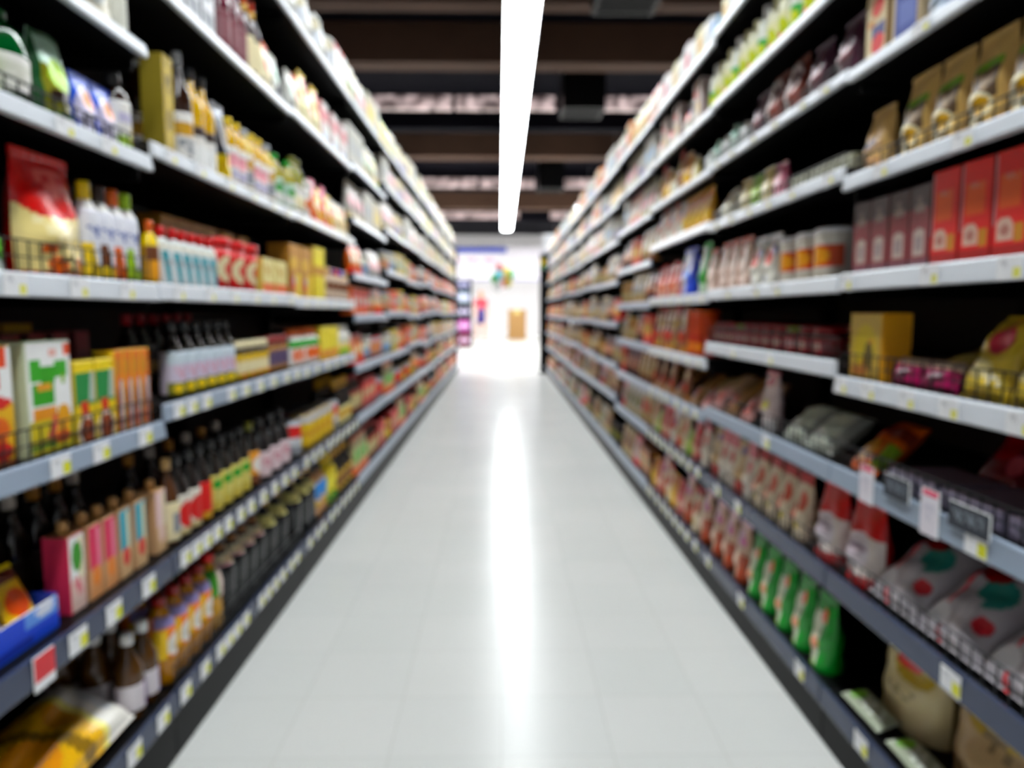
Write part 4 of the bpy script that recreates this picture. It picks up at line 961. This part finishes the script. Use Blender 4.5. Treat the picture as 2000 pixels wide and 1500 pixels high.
# ------------------------------------------------------------------ price tags in the rails
def card(w, h, t, pat, nu=20, nv=14, mat='paper'):
    g = G()
    pf = pat
    g.grid(lambda u, v: (t, (u - .5) * w, v * h), nu, nv, pf, False)
    b = len(g.v)
    g.v += [(t, -w / 2, 0), (t, w / 2, 0), (t, w / 2, h), (t, -w / 2, h), (0, -w / 2, 0), (0, w / 2, 0), (0, w / 2, h), (0, -w / 2, h)]
    for q in ((0, 3, 7, 4), (1, 5, 6, 2), (3, 2, 6, 7), (0, 4, 5, 1), (4, 7, 6, 5)):
        g.quad(tuple(b + i for i in q), C('pearl'))
    return g


tags_me = {}
for nm, ops in (('y', [('r', .62, .05, .98, .62, 'e0e020'), ('t', .08, .55, .55, .85, 'c9cace', 6, 2)]), ('p', [('r', .64, .05, .96, .5, 'e4e27a'), ('t', .08, .5, .55, .85, 'd0d0d4', 6, 2)])):
    tags_me[nm] = to_mesh('price_tag', card(.052, .038, .0012, paint('f2f2f4', ops)), ['paper'])
TAGS = [('L', 0, [1, 2, 3], 'y'), ('L', 1, [1, 2, 3], 'y'), ('L', 2, [1, 2, 3], 'y'), ('R', 0, [1, 2, 3], 'y'), ('R', 1, [1, 2, 3], 'y'), ('R', 2, [1, 2, 3], 'y'),
        ('R', 3, [1, 2, 3], 'p'), ('L', 3, [1, 2, 3], 'p'), ('L', 4, [1, 2, 3], 'p'), ('R', 4, [1, 2, 3], 'p'), ('R', 5, [1, 2], 'p'), ('R', 6, [1, 2], 'p')]
# measured tag centres (photo columns) on the rails where they stand apart
SPOT = {('L', 1, 0): [262, 318], ('L', 2, 0): [345, 362, 400, 430, 447, 463, 480, 492, 510, 524, 538, 552, 568, 580], ('L', 1, 1): [152, 222, 290],
        ('L', 2, 1): [332, 362, 384, 404, 424, 446, 470, 490, 514, 536, 556, 574], ('L', 1, 2): [118, 198, 284, 318], ('L', 2, 2): [350, 376, 404, 420, 452, 480, 508, 534, 560, 580],
        ('L', 1, 3): [30, 155, 250], ('L', 1, 4): [128, 215], ('R', 1, 0): [1680, 1607], ('R', 2, 0): [1362 + 20, 1446, 1560], ('R', 1, 1): [1855], ('R', 2, 1): [1612, 1400, 1440],
        ('R', 1, 2): [1900, 1700 - 52], ('R', 2, 2): [1495, 1622], ('R', 1, 3): [1630 + 12, 1695, 1770, 1852, 1990], ('R', 2, 3): [1430, 1502], ('R', 1, 4): [1652, 1815, 1972], ('R', 1, 5): [1880, 1720], ('R', 1, 6): [1800],
        ('R', 2, 4): [1475, 1515, 1420], ('R', 1, 2): [1905]}
for side, lev, bays, nm in TAGS:
    for bay in bays:
        y0, y1 = bay_span(side, bay)
        if (side, bay, lev) in SPOT:
            ys = [yat(side, x, LV[side][bay][lev]) for x in SPOT[(side, bay, lev)]]
        else:
            n = 9 if lev < 2 else 6
            ys = [y0 + (i + .5 + rnd.uniform(-.15, .15)) * (y1 - y0) / n for i in range(n)]
        ys = sorted(y for y in ys if y0 + .03 < y < y1 - .03 and y > .95)
        good = []
        for y in ys:
            if not good or y - good[-1] > .056:
                good.append(y)
        lw = level_word(side, bay, lev)
        colr = 'yellow' if nm == 'y' else 'pale yellow'
        for i, y in enumerate(good):
            o = link('price_tag', tags_me[nm])
            o.location = (SGN[side] * (W[side] + .0003), y, LV[side][bay][lev] - min(.019, rail_h(LV[side][bay][lev]) / 2 - .001))
            o.rotation_euler = (0, 0, 0 if side == 'L' else PI)
            o.scale = (1, 1, min(1, (rail_h(LV[side][bay][lev]) - .003) / .038))
            tag(o, 'price tag with %s corner, %s %s, %s %s rail, %s bay' % (colr, ORD[i + 1], 'from near end', lw, SIDEN[side], ORD[bay]), 'price tag', 'price tags on the %s %s rail of the %s bay' % (lw, SIDEN[side], ORD[bay]))
# special cards
def special(nm, side, lev, bay, x, w, h, base, ops, label, cat, dz=-.019, mat='paper'):
    o = link(nm, to_mesh(nm, card(w, h, .003, paint(base, ops), 30, 30), [mat]))
    o.location = (SGN[side] * (W[side] + .0004), yat(side, x, LV[side][bay][lev]), LV[side][bay][lev] + dz)
    o.rotation_euler = (0, 0, 0 if side == 'L' else PI)
    tag(o, label, cat)
    return o


special('promotion_card', 'L', 1, 1, 84, .05, .055, 'f0f0f2', [('r', 0, .28, 1, 1, 'dc4048')], 'red and white promotion card on the second left rail near the camera', 'card', -.03)
special('shelf_talker', 'R', 2, 1, 1692, .05, .075, 'ece6ee', [('r', .1, .88, .95, 1, 'e0406a'), ('t', .2, .3, .8, .7, 'd9d4e0', 6, 5)], 'white upright price card with red top on third right rail, far one of two', 'card', -.024)
special('shelf_talker', 'R', 2, 1, 1815, .05, .08, 'ece6ee', [('r', .1, .88, .95, 1, 'e0406a'), ('t', .2, .3, .8, .7, 'd9d4e0', 6, 5)], 'white upright price card with red top on third right rail, near one of two', 'card', -.024)
special('shelf_sign', 'R', 2, 1, 1750, .085, .042, '2b313c', [('t', .1, .3, .85, .75, '6c7480', 12, 3)], 'dark grey shelf sign with pale lettering between two white price cards', 'sign', .012)
special('shelf_sign', 'R', 2, 1, 1890, .1, .042, '2b313c', [('t', .1, .3, .85, .75, '7c848e', 12, 3)], 'dark grey shelf sign with pale lettering nearest to the camera', 'sign', .012)

# blue display tray with leaning sachets, near end of the second left shelf
lz = LV['L'][1][1] + lift(.444) + .0008
t = link('display_tray', None); t.location = (-W['L'] - .105, 1.105, lz)
tag(t, 'bright blue cardboard display tray at the near end of second left shelf', 'display tray')
g = G()
g.box(-.07, -.085, 0, .07, .085, .003, C('blue')); g.box(-.07, -.085, .003, .07, -.082, .06, C('1238a8')); g.box(-.07, .082, .003, .07, .085, .06, C('1238a8')); g.box(-.07, -.082, .003, -.067, .082, .09, C('1238a8'))
obj('tray_body', g, 'paper', t)
g = card(.17, .052, .003, paint('1a48d0', [('r', .5, .55, 1, 1, '6a9ae8'), ('e', .8, .8, .15, .2, 'dfe4f4'), ('r', 0, 0, .6, .2, '1030a0')]), 20, 8)
o = obj('front_flap', g, 'paper', t); o.location = (.0672, 0, .0035)
P('spice_sachet', 'seasoning_sachet', 'yellow and orange sachet', 'sachet', 'pouch', .07, .018, .12, 'f0c41c', [('e', .5, .5, .4, .2, 'e8601c'), ('r', 0, .8, 1, 1, '6a2a1c')], style='pillow', lean=24, seal='f0d84a')
P('grey_sachet', 'seasoning_sachet', 'grey lavender sachet', 'sachet', 'pouch', .07, .018, .12, 'a8a4b4', [('e', .5, .5, .25, .15, '6a80b0'), ('r', 0, 0, 1, .3, 'c98a98')], style='pillow', lean=24)
for i, (k, dy, dx, lb) in enumerate((('grey_sachet', -.04, .025, 'grey lavender sachet at the front of the blue display tray'), ('spice_sachet', .038, .025, 'yellow and orange sachet at the front of the blue display tray'),
                                     ('spice_sachet', -.038, -.025, 'yellow and orange sachet behind the grey sachet in the blue tray'), ('spice_sachet', .039, -.025, 'yellow and orange sachet at the back of the blue tray beside cartons'))):
    pr = proto(k, True)
    if pr[0][0] is None:
        o = link('seasoning_sachet', pr[0][1])
    else:
        o = link('seasoning_sachet', None)
        for pn, me in pr:
            link(pn, me, o)
    o.location = (-W['L'] - .105 + dx, 1.105 + dy, lz + .0035)
    tag(o, lb, 'sachet', 'sachets in the blue display tray')

# ------------------------------------------------------------------ room
YF = 34.0
m = principled('glossy_floor_tiles', .16, color='d6d6d2', attr=False, spec=.13)
nt = m.node_tree
b = nt.nodes['Principled BSDF']
tc = nt.nodes.new('ShaderNodeTexCoord')
bk = nt.nodes.new('ShaderNodeTexBrick')
bk.offset = 0
bk.inputs['Color1'].default_value = C('c6c6c3'); bk.inputs['Color2'].default_value = C('c2c3c0'); bk.inputs['Mortar'].default_value = C('b2b2ae')
bk.inputs['Scale'].default_value = 1
bk.inputs['Brick Width'].default_value = .255; bk.inputs['Row Height'].default_value = .255; bk.inputs['Mortar Size'].default_value = .0012
nz = nt.nodes.new('ShaderNodeTexNoise'); nz.inputs['Scale'].default_value = 1.7
mx = nt.nodes.new('ShaderNodeMixRGB'); mx.blend_type = 'MULTIPLY'; mx.inputs[0].default_value = .08
nt.links.new(tc.outputs['Object'], bk.inputs['Vector']); nt.links.new(tc.outputs['Object'], nz.inputs['Vector'])
nt.links.new(bk.outputs['Color'], mx.inputs[1]); nt.links.new(nz.outputs['Fac'], mx.inputs[2]); nt.links.new(mx.outputs[0], b.inputs['Base Color'])
mr = nt.nodes.new('ShaderNodeMapRange'); mr.inputs[3].default_value = .19; mr.inputs[4].default_value = .25
nt.links.new(nz.outputs['Fac'], mr.inputs[0]); nt.links.new(mr.outputs[0], b.inputs['Roughness'])
MAT['floor'] = m
struct('floor', G().box(-7, -3, -.1, 7, YF, 0), 'floor')
struct('ceiling', G().box(-7, -3, 4.6, 7, YF, 4.7), 'ceil')
struct('wall_left', G().box(-7.1, -3, 0, -7, YF, 4.6), 'wallpaint')
struct('wall_right', G().box(7, -3, 0, 7.1, YF, 4.6), 'wallpaint')
struct('wall_back', G().box(-7, YF, 0, 7, YF + .1, 4.6), 'wallpaint')
struct('wall_front', G().box(-7, -3.1, 0, 7, -3, 4.6), 'wallpaint')
# transverse beams under the ceiling
beams = [(3.6, .5, 'ceil'), (5.6, .3, 'beam'), (7.6, .25, 'beam'), (9.35, .35, 'beam'), (12.6, .3, 'ceil'), (14.8, .4, 'beam'), (18.6, .3, 'ceil'), (22.0, .5, 'beam'), (25.0, .5, 'ceil')]
for i, (y, d, mt) in enumerate(beams):
    o = struct('ceiling_beam', G().box(-6.99, y, 4.12, 6.99, y + d, 4.6), mt)
mm = bpy.data.materials.new('tray_painted_glow'); mm.use_nodes = True  # trays are no lamps: patchy glow added to imitate broken highlights
n_ = mm.node_tree; pb = n_.nodes['Principled BSDF']; pb.inputs['Base Color'].default_value = C('c9b4b0'); pb.inputs['Roughness'].default_value = .5
tc_ = n_.nodes.new('ShaderNodeTexCoord'); mp_ = n_.nodes.new('ShaderNodeMapping'); mp_.inputs['Scale'].default_value = (3.2, 1, 4)
nz_ = n_.nodes.new('ShaderNodeTexNoise'); nz_.inputs['Scale'].default_value = 1.6; nz_.inputs['Detail'].default_value = 2
rp_ = n_.nodes.new('ShaderNodeValToRGB')
rp_.color_ramp.elements[0].position = .42; rp_.color_ramp.elements[0].color = (.012, .009, .01, 1)
rp_.color_ramp.elements[1].position = .68; rp_.color_ramp.elements[1].color = (.42, .33, .33, 1)
n_.links.new(tc_.outputs['Object'], mp_.inputs[0]); n_.links.new(mp_.outputs[0], nz_.inputs['Vector']); n_.links.new(nz_.outputs['Fac'], rp_.inputs[0])
n_.links.new(rp_.outputs[0], pb.inputs['Emission Color']); pb.inputs['Emission Strength'].default_value = .9
MAT['duct'] = mm
trays = [(11.1, -2.2, -.72, 4.0), (11.1, -.66, .82, 4.0), (11.1, 1.52, 3.2, 4.0), (17.75, -2.4, -.55, 4.0), (17.75, -.5, .82, 4.0), (17.75, 1.55, 3.4, 4.0), (7.1, -1.7, -1.2, 4.0), (7.1, 1.6, 2.3, 4.0), (23.5, -2.2, .6, 4.0), (23.5, 1.6, 3.0, 4.0)]
for i, (y, x0, x1, z) in enumerate(trays):
    L_ = x1 - x0
    g = G().box(-L_ / 2, -.02, 0, L_ / 2, .0, .22); g.box(-L_ / 2, -.14, 0, L_ / 2, -.02, .012)
    o = obj('ceiling_tray', g, 'duct'); o.location = ((x0 + x1) / 2, y, z)
    o['kind'] = 'structure'

for i, (y, w_) in enumerate(((6.95, 'nearest to the camera'), (10.7, 'between two pale ceiling trays'), (17.3, 'farthest down the aisle'))):
    o = link('ceiling_cassette', None); o.location = (1.18, y, 3.86)
    tag(o, 'dark square ceiling unit right of the light strip, %s' % w_, 'ceiling unit', 'dark ceiling units along the light strip')
    obj('casing', G().box(-.3, -.3, .02, .3, .3, .739), 'black_metal', o)
    g = G()
    for (x0, y0, x1, y1) in ((-.3, -.3, .3, -.26), (-.3, .26, .3, .3), (-.3, -.26, -.26, .26), (.26, -.26, .3, .26)):
        g.box(x0, y0, 0, x1, y1, .0199)
    for k in range(6):
        g.box(-.26, -.235 + k * .085, .004, .26, -.21 + k * .085, .016)
    obj('louvre_frame', g, 'black_metal', o)

# ------------------------------------------------------------------ lamps
def emis(name, col, st):
    mm = bpy.data.materials.new(name); mm.use_nodes = True
    n_ = mm.node_tree; n_.nodes.clear()
    e_ = n_.nodes.new('ShaderNodeEmission'); o_ = n_.nodes.new('ShaderNodeOutputMaterial')
    e_.inputs[0].default_value = C(col); e_.inputs[1].default_value = st
    n_.links.new(e_.outputs[0], o_.inputs[0])
    return mm


MAT['led'] = emis('lit_diffuser', 'f2f7ff', LED)
MAT['led2'] = emis('lit_hall_diffuser', 'fffaf8', HALL)
housing_me = to_mesh('housing', G().box(-.155, -.745, .012, .155, .745, .06, C('pearl')), ['plastic'])
diff_me = to_mesh('diffuser', G().box(-.145, -.74, 0, .145, .74, .0118), ['led'])
rod_me = to_mesh('hanging_rod', G().box(-.004, -.5, .06, .004, -.492, 1.02, C('grey')).box(-.004, .492, .06, .004, .5, 1.02, C('grey')), ['plastic'])
LX, LZ = .19, 3.58
n_l = 17
for i in range(n_l):
    o = link('ceiling_light', None)
    o.location = (LX, -1.7 + i * 1.5, LZ)
    tag(o, 'white linear ceiling light, %s along the glowing strip over the aisle' % ORD[i + 1], 'ceiling light', 'ceiling lights in one strip over the aisle')
    link('housing', housing_me, o); link('diffuser', diff_me, o); link('hanging_rod', rod_me, o)
house2 = to_mesh('housing', G().box(-.32, -.62, .012, .32, .62, .07, C('pearl')), ['plastic'])
diff2 = to_mesh('diffuser', G().box(-.3, -.6, 0, .3, .6, .0118), ['led2'])
rod2 = to_mesh('hanging_rod', G().box(-.004, -.4, .07, .004, -.392, 1.0, C('grey')).box(-.004, .392, .07, .004, .4, 1.0, C('grey')), ['plastic'])
k = 0
for xs in (-3.6, -2.2, 2.2, 3.6):
    for y in (14.5, 18.5, 23.0, 29.5):
        o = link('hall_light', None)
        o.location = (xs, y, 3.6)
        tag(o, 'square hall ceiling light, %s in the %s row over the %s side' % (ORD[(14.5, 18.5, 23.0, 29.5).index(y) + 1], 'outer' if abs(xs) > 3 else 'inner', 'left' if xs < 0 else 'right'), 'ceiling light', 'hall lights beyond the aisle')
        link('housing', house2, o); link('diffuser', diff2, o); link('hanging_rod', rod2, o)

# ------------------------------------------------------------------ the bright end of the store
fg = G()
pf = paint('f2eef6', [('r', .0, .84, .55, .98, '2440b0'), ('t', .05, .5, .5, .66, 'e8bcd0', 16, 2), ('r', 0, 0, 1, .05, '8a8ab8')])
sign = link('fascia_sign', None); sign.location = (0, 26.4, 2.15)
tag(sign, 'long white fascia with blue band above the bright end of the aisle', 'sign')
g = card(4.4, 1.2, .04, pf, 60, 24); g.xform(Matrix.Rotation(-PI / 2, 4, 'Z'))
obj('fascia_board', g, 'paper', sign)
obj('support_post', G().box(-2.15, .005, -2.15, -2.05, .1, 1.2, C('grey')), 'plastic', sign); obj('support_post', G().box(2.05, .005, -2.15, 2.15, .1, 1.2, C('grey')), 'plastic', sign)
# brown cardboard stack
bx = link('cardboard_box', None); bx.location = (.61, 27.0, 0)
tag(bx, 'tall brown cardboard box standing on the bright floor beyond the aisle', 'box')
obj('box_body', G().box(-.34, -.3, 0, .34, .3, 1.1), 'carton', bx)
g = G(); g.box(-.34, -.3, 1.1, .34, -.02, 1.108); g.box(-.34, .02, 1.1, .34, .3, 1.108)
obj('top_flap', g, 'carton', bx)
g = G().box(-.12, -.304, .95, .12, -.3005, 1.07, C('e6d890')); obj('paper_label', g, 'paper', bx)
# hanging colourful cluster of balls in a net
cl = link('hanging_mobile', None); cl.location = (.02, 15.0, 1.72)
tag(cl, 'colourful hanging bunch of balloons in the bright opening at the aisle end', 'balloons')
cols = ['b8705a', '5a98a8', 'b04a60', 'b0982a', '1e6a1e', '8a8014', '8a3c3c', '9a9a9a', '3c8a62']
for i in range(9):
    a = i * 2.4
    r = .17 * math.sqrt(i / 9)
    cx_, cz_ = r * 1.2 * math.cos(a), r * 1.3 * math.sin(a)
    g = G()
    R0 = .105
    prof = [(.001, -R0 * 1.25), (.012, -R0 * 1.15)] + [(R0 * math.sin(PI * t) * (1 - .12 * (1 - t)), -R0 * 1.1 * math.cos(PI * t)) for t in [.1 * j for j in range(1, 10)]] + [(.001, R0 * 1.1)]
    g.lathe(prof, 14, lambda u, v: C(cols[i]))
    g.xform(Matrix.Translation((cx_, .1 * math.sin(a * 1.7), cz_)))
    obj('balloon', g, 'plastic', cl)
g = G().tube([(0, 0, .1), (.01, 0, 1.2), (0, 0, 2.86)], .004, 6, C('grey')); obj('string', g, 'plastic', cl)
# rack with purple stock at the left
rk = link('display_rack', None); rk.location = (-1.12, 20.6, 0)
tag(rk, 'narrow dark display rack standing at the left beyond the aisle end', 'rack')
g = G().box(-.3, -.25, 0, -.27, .25, 1.95).box(.27, -.25, 0, .3, .25, 1.95).box(-.27, .22, 0, .27, .25, 1.95); obj('rack_frame', g, 'black_metal', rk)
for z in (.05, .45, .85, 1.25, 1.65):
    obj('shelf', G().box(-.268, -.24, z, .268, .215, z + .02), 'black_metal', rk)
cc = [('7a1c3c', 'maroon'), ('a8408c', 'purple'), ('3a3444', 'charcoal'), ('8a98a4', 'grey'), ('24305c', 'navy')]
for i, z in enumerate((.05, .45, .85, 1.25, 1.65)):
    for j in range(3):
        g = card(.15, .3 if i < 4 else .22, .12, paint(cc[i][0], [('e', .5, .5, .3, .2, 'lavender')]), 6, 8); g.xform(Matrix.Rotation(-PI / 2, 4, 'Z'))
        o = obj('stock_carton', g, 'paper'); o.location = (-1.12 + (j - 1) * .172, 20.52, z + .0205)
        tag(o, '%s carton, %s across on the %s shelf of the far display rack' % (cc[i][1], ORD[j + 1], ('bottom', 'second', 'middle', 'fourth', 'top')[i]), 'carton', '%s cartons on the far display rack' % cc[i][1])
# white aisle marker over the right end
am = link('aisle_marker', None); am.location = (.80, 11.87, 2.0)
tag(am, 'white aisle marker board standing on top of the right run end', 'sign')
g = card(.2, .27, .01, paint('f4f4f8', [('t', .2, .3, .8, .7, 'd9dce4', 4, 3)]), 8, 10); g.xform(Matrix.Rotation(-PI / 2, 4, 'Z')); obj('board', g, 'paper', am)
obj('stand', G().box(-.09, .002, -.0485, .09, .08, -.002, C('silver')), 'plastic', am)

g = card(.075, .16, .003, paint('c8c020', [('r', 0, 0, 1, .35, '2c7a2c'), ('e', .4, .65, .3, .18, 'd8882a')]), 6, 8); g.xform(Matrix.Rotation(-PI / 2, 4, 'Z'))
o = obj('poster', g, 'paper'); o.location = (.69, 11.8212, 1.71)
tag(o, 'small yellow and green poster on the black end panel of the right run', 'poster')

# ------------------------------------------------------------------ the shopper
def skin_obj(name, joints, edges, mat, parent, sub=2):
    me = bpy.data.meshes.new(name)
    me.from_pydata([j[:3] for j in joints], edges, [])
    me.materials.append(MAT[mat] if isinstance(mat, str) else mat)
    o = link(name, me, parent)
    md = o.modifiers.new('Skin', 'SKIN'); md.use_smooth_shade = True
    for i, j in enumerate(joints):
        rr = j[3]
        me.skin_vertices[0].data[i].radius = (rr, rr) if not isinstance(rr, tuple) else rr
    me.skin_vertices[0].data[0].use_root = True
    sb = o.modifiers.new('Subdivision', 'SUBSURF'); sb.levels = sub; sb.render_levels = sub
    return o


def colmat(n, c, r=.7):
    MAT[n] = principled(n, r, color=c, attr=False, noise=.2, bscale=60)


colmat('red_cloth', 'b83a4a'); colmat('blue_cloth', '14146a'); colmat('hair', '2a1c18'); colmat('shoe', '8a8488')
pe = link('person', None); pe.location = (-.665, 24.4, 0); pe.rotation_euler = (0, 0, .3)
tag(pe, 'person in a red top and blue skirt walking at the far bright end', 'person')
J = [(0, 0, .93, .105), (0, -.01, 1.1, .095), (0, -.01, 1.28, .12), (0, 0, 1.42, .075), (0, .0, 1.48, .048), (0, -.015, 1.55, .07), (0, -.02, 1.64, .088), (0, -.01, 1.71, .06),
     (.09, 0, .88, .085), (.095, -.1, .5, .055), (.095, .02, .1, .036), (.1, -.12, .045, .03),
     (-.09, 0, .88, .085), (-.095, .12, .5, .055), (-.095, .3, .15, .036), (-.1, .22, .045, .03),
     (.17, 0, 1.4, .05), (.23, .05, 1.13, .038), (.22, -.08, .9, .028), (.215, -.12, .84, .024),
     (-.17, 0, 1.4, .05), (-.23, -.04, 1.13, .038), (-.22, -.14, .9, .028), (-.215, -.18, .84, .024)]
E = [(0, 1), (1, 2), (2, 3), (3, 4), (4, 5), (5, 6), (6, 7), (0, 8), (8, 9), (9, 10), (10, 11), (0, 12), (12, 13), (13, 14), (14, 15), (3, 16), (16, 17), (17, 18), (18, 19), (3, 20), (20, 21), (21, 22), (22, 23)]
for s_, hnd, px_, py_ in ((1, 19, .215, -.12), (-1, 23, -.215, -.18)):
    for q in range(4):
        a_ = len(J)
        J.append((px_ - .004 * s_, py_ - .022 + q * .015, .80, .0085)); J.append((px_ - .012 * s_, py_ - .026 + q * .016, .755 + .006 * abs(q - 1.4), .007))
        E += [(hnd, a_), (a_, a_ + 1)]
    a_ = len(J)
    J.append((px_ - .02 * s_, py_ - .035, .825, .009)); J.append((px_ - .026 * s_, py_ - .05, .795, .0075)); E += [(hnd, a_), (a_, a_ + 1)]
skin_obj('body', J, E, 'skin', pe)
skin_obj('red_top', [(0, 0, .95, .125), (0, -.01, 1.1, .115), (0, -.01, 1.28, .14), (0, 0, 1.42, .085), (.17, 0, 1.4, .065), (.215, .035, 1.2, .055), (-.17, 0, 1.4, .065), (-.215, -.03, 1.2, .055)], [(0, 1), (1, 2), (2, 3), (3, 4), (4, 5), (3, 6), (6, 7)], 'red_cloth', pe)
skin_obj('blue_skirt', [(0, -.01, 1.2, .135), (0, 0, .98, .145), (0, 0, .78, .165), (0, 0, .58, .185)], [(0, 1), (1, 2), (2, 3)], 'blue_cloth', pe)
skin_obj('hair', [(0, .035, 1.58, .06), (0, .035, 1.67, .085), (0, .0, 1.735, .065)], [(0, 1), (1, 2)], 'hair', pe)
g = G()
for sx_ in (-.032, .032):
    g.lathe([(.001, -.008), (.007, -.004), (.008, 0), (.006, .005), (.001, .008)], 8, lambda u, v: C('161214'), cx=sx_, cy=-.1)
g.xform(Matrix.Translation((0, 0, 1.645))); obj('eyes', g, 'plastic', pe)
g = G().lathe([(.016, -.02), (.018, -.012), (.006, .025), (.001, .03)], 8, lambda u, v: C('c08a6c'), cx=0, cy=-.105); g.xform(Matrix.Translation((0, 0, 1.615))); obj('nose', g, 'skin', pe)
g = G().box(-.022, -.094, 1.573, .022, -.086, 1.58, C('a0484c')); obj('mouth', g, 'plastic', pe)
for s_ in (-1, 1):
    g = G().lathe([(.001, -.03), (.014, -.015), (.017, .01), (.001, .028)], 8, lambda u, v: C('c08a6c'), cx=s_ * .088, cy=0); g.xform(Matrix.Translation((0, 0, 1.63))); obj('ear', g, 'skin', pe)
for (x_, y_, z_) in ((.1, -.085, .0), (-.1, .255, .0)):
    g = G().lathe([(.045, 0), (.05, .02), (.046, .05), (.03, .075), (.001, .08)], 12, lambda u, v: C('8a8488'), sy=2.2); g.xform(Matrix.Translation((x_, y_, .001))); obj('shoe', g, 'shoe', pe)

# ------------------------------------------------------------------ world, camera, view
wd = bpy.data.worlds.new('dim_hall'); scene.world = wd
wd.use_nodes = True
wd.node_tree.nodes['Background'].inputs[0].default_value = (.05, .05, .055, 1)
wd.node_tree.nodes['Background'].inputs[1].default_value = .3
cam = bpy.data.cameras.new('camera')
co = bpy.data.objects.new('camera', cam); COL.objects.link(co)
f = 1400.0
cam.sensor_width = 36; cam.lens = 36 * f / 2000
cam.clip_start = .02
pitch = math.atan(140 / f)
yaw = math.atan(22 / f)
co.location = (0, 0, 1.0)
co.rotation_euler = (PI / 2 - pitch, 0, -yaw)
cam.dof.use_dof = DOF
cam.dof.focus_distance = .25
cam.dof.aperture_fstop = 8.2
scene.camera = co
vs = scene.view_settings
vs.view_transform = 'Standard'
vs.look = 'None'
vs.exposure = EXPO
vs.gamma = 1
vs.use_curve_mapping = False
cy = scene.cycles
cy.max_bounces = 6; cy.diffuse_bounces = 3; cy.glossy_bounces = 3; cy.transmission_bounces = 2
cy.caustics_reflective = False; cy.caustics_refractive = False
cy.sample_clamp_indirect = 4
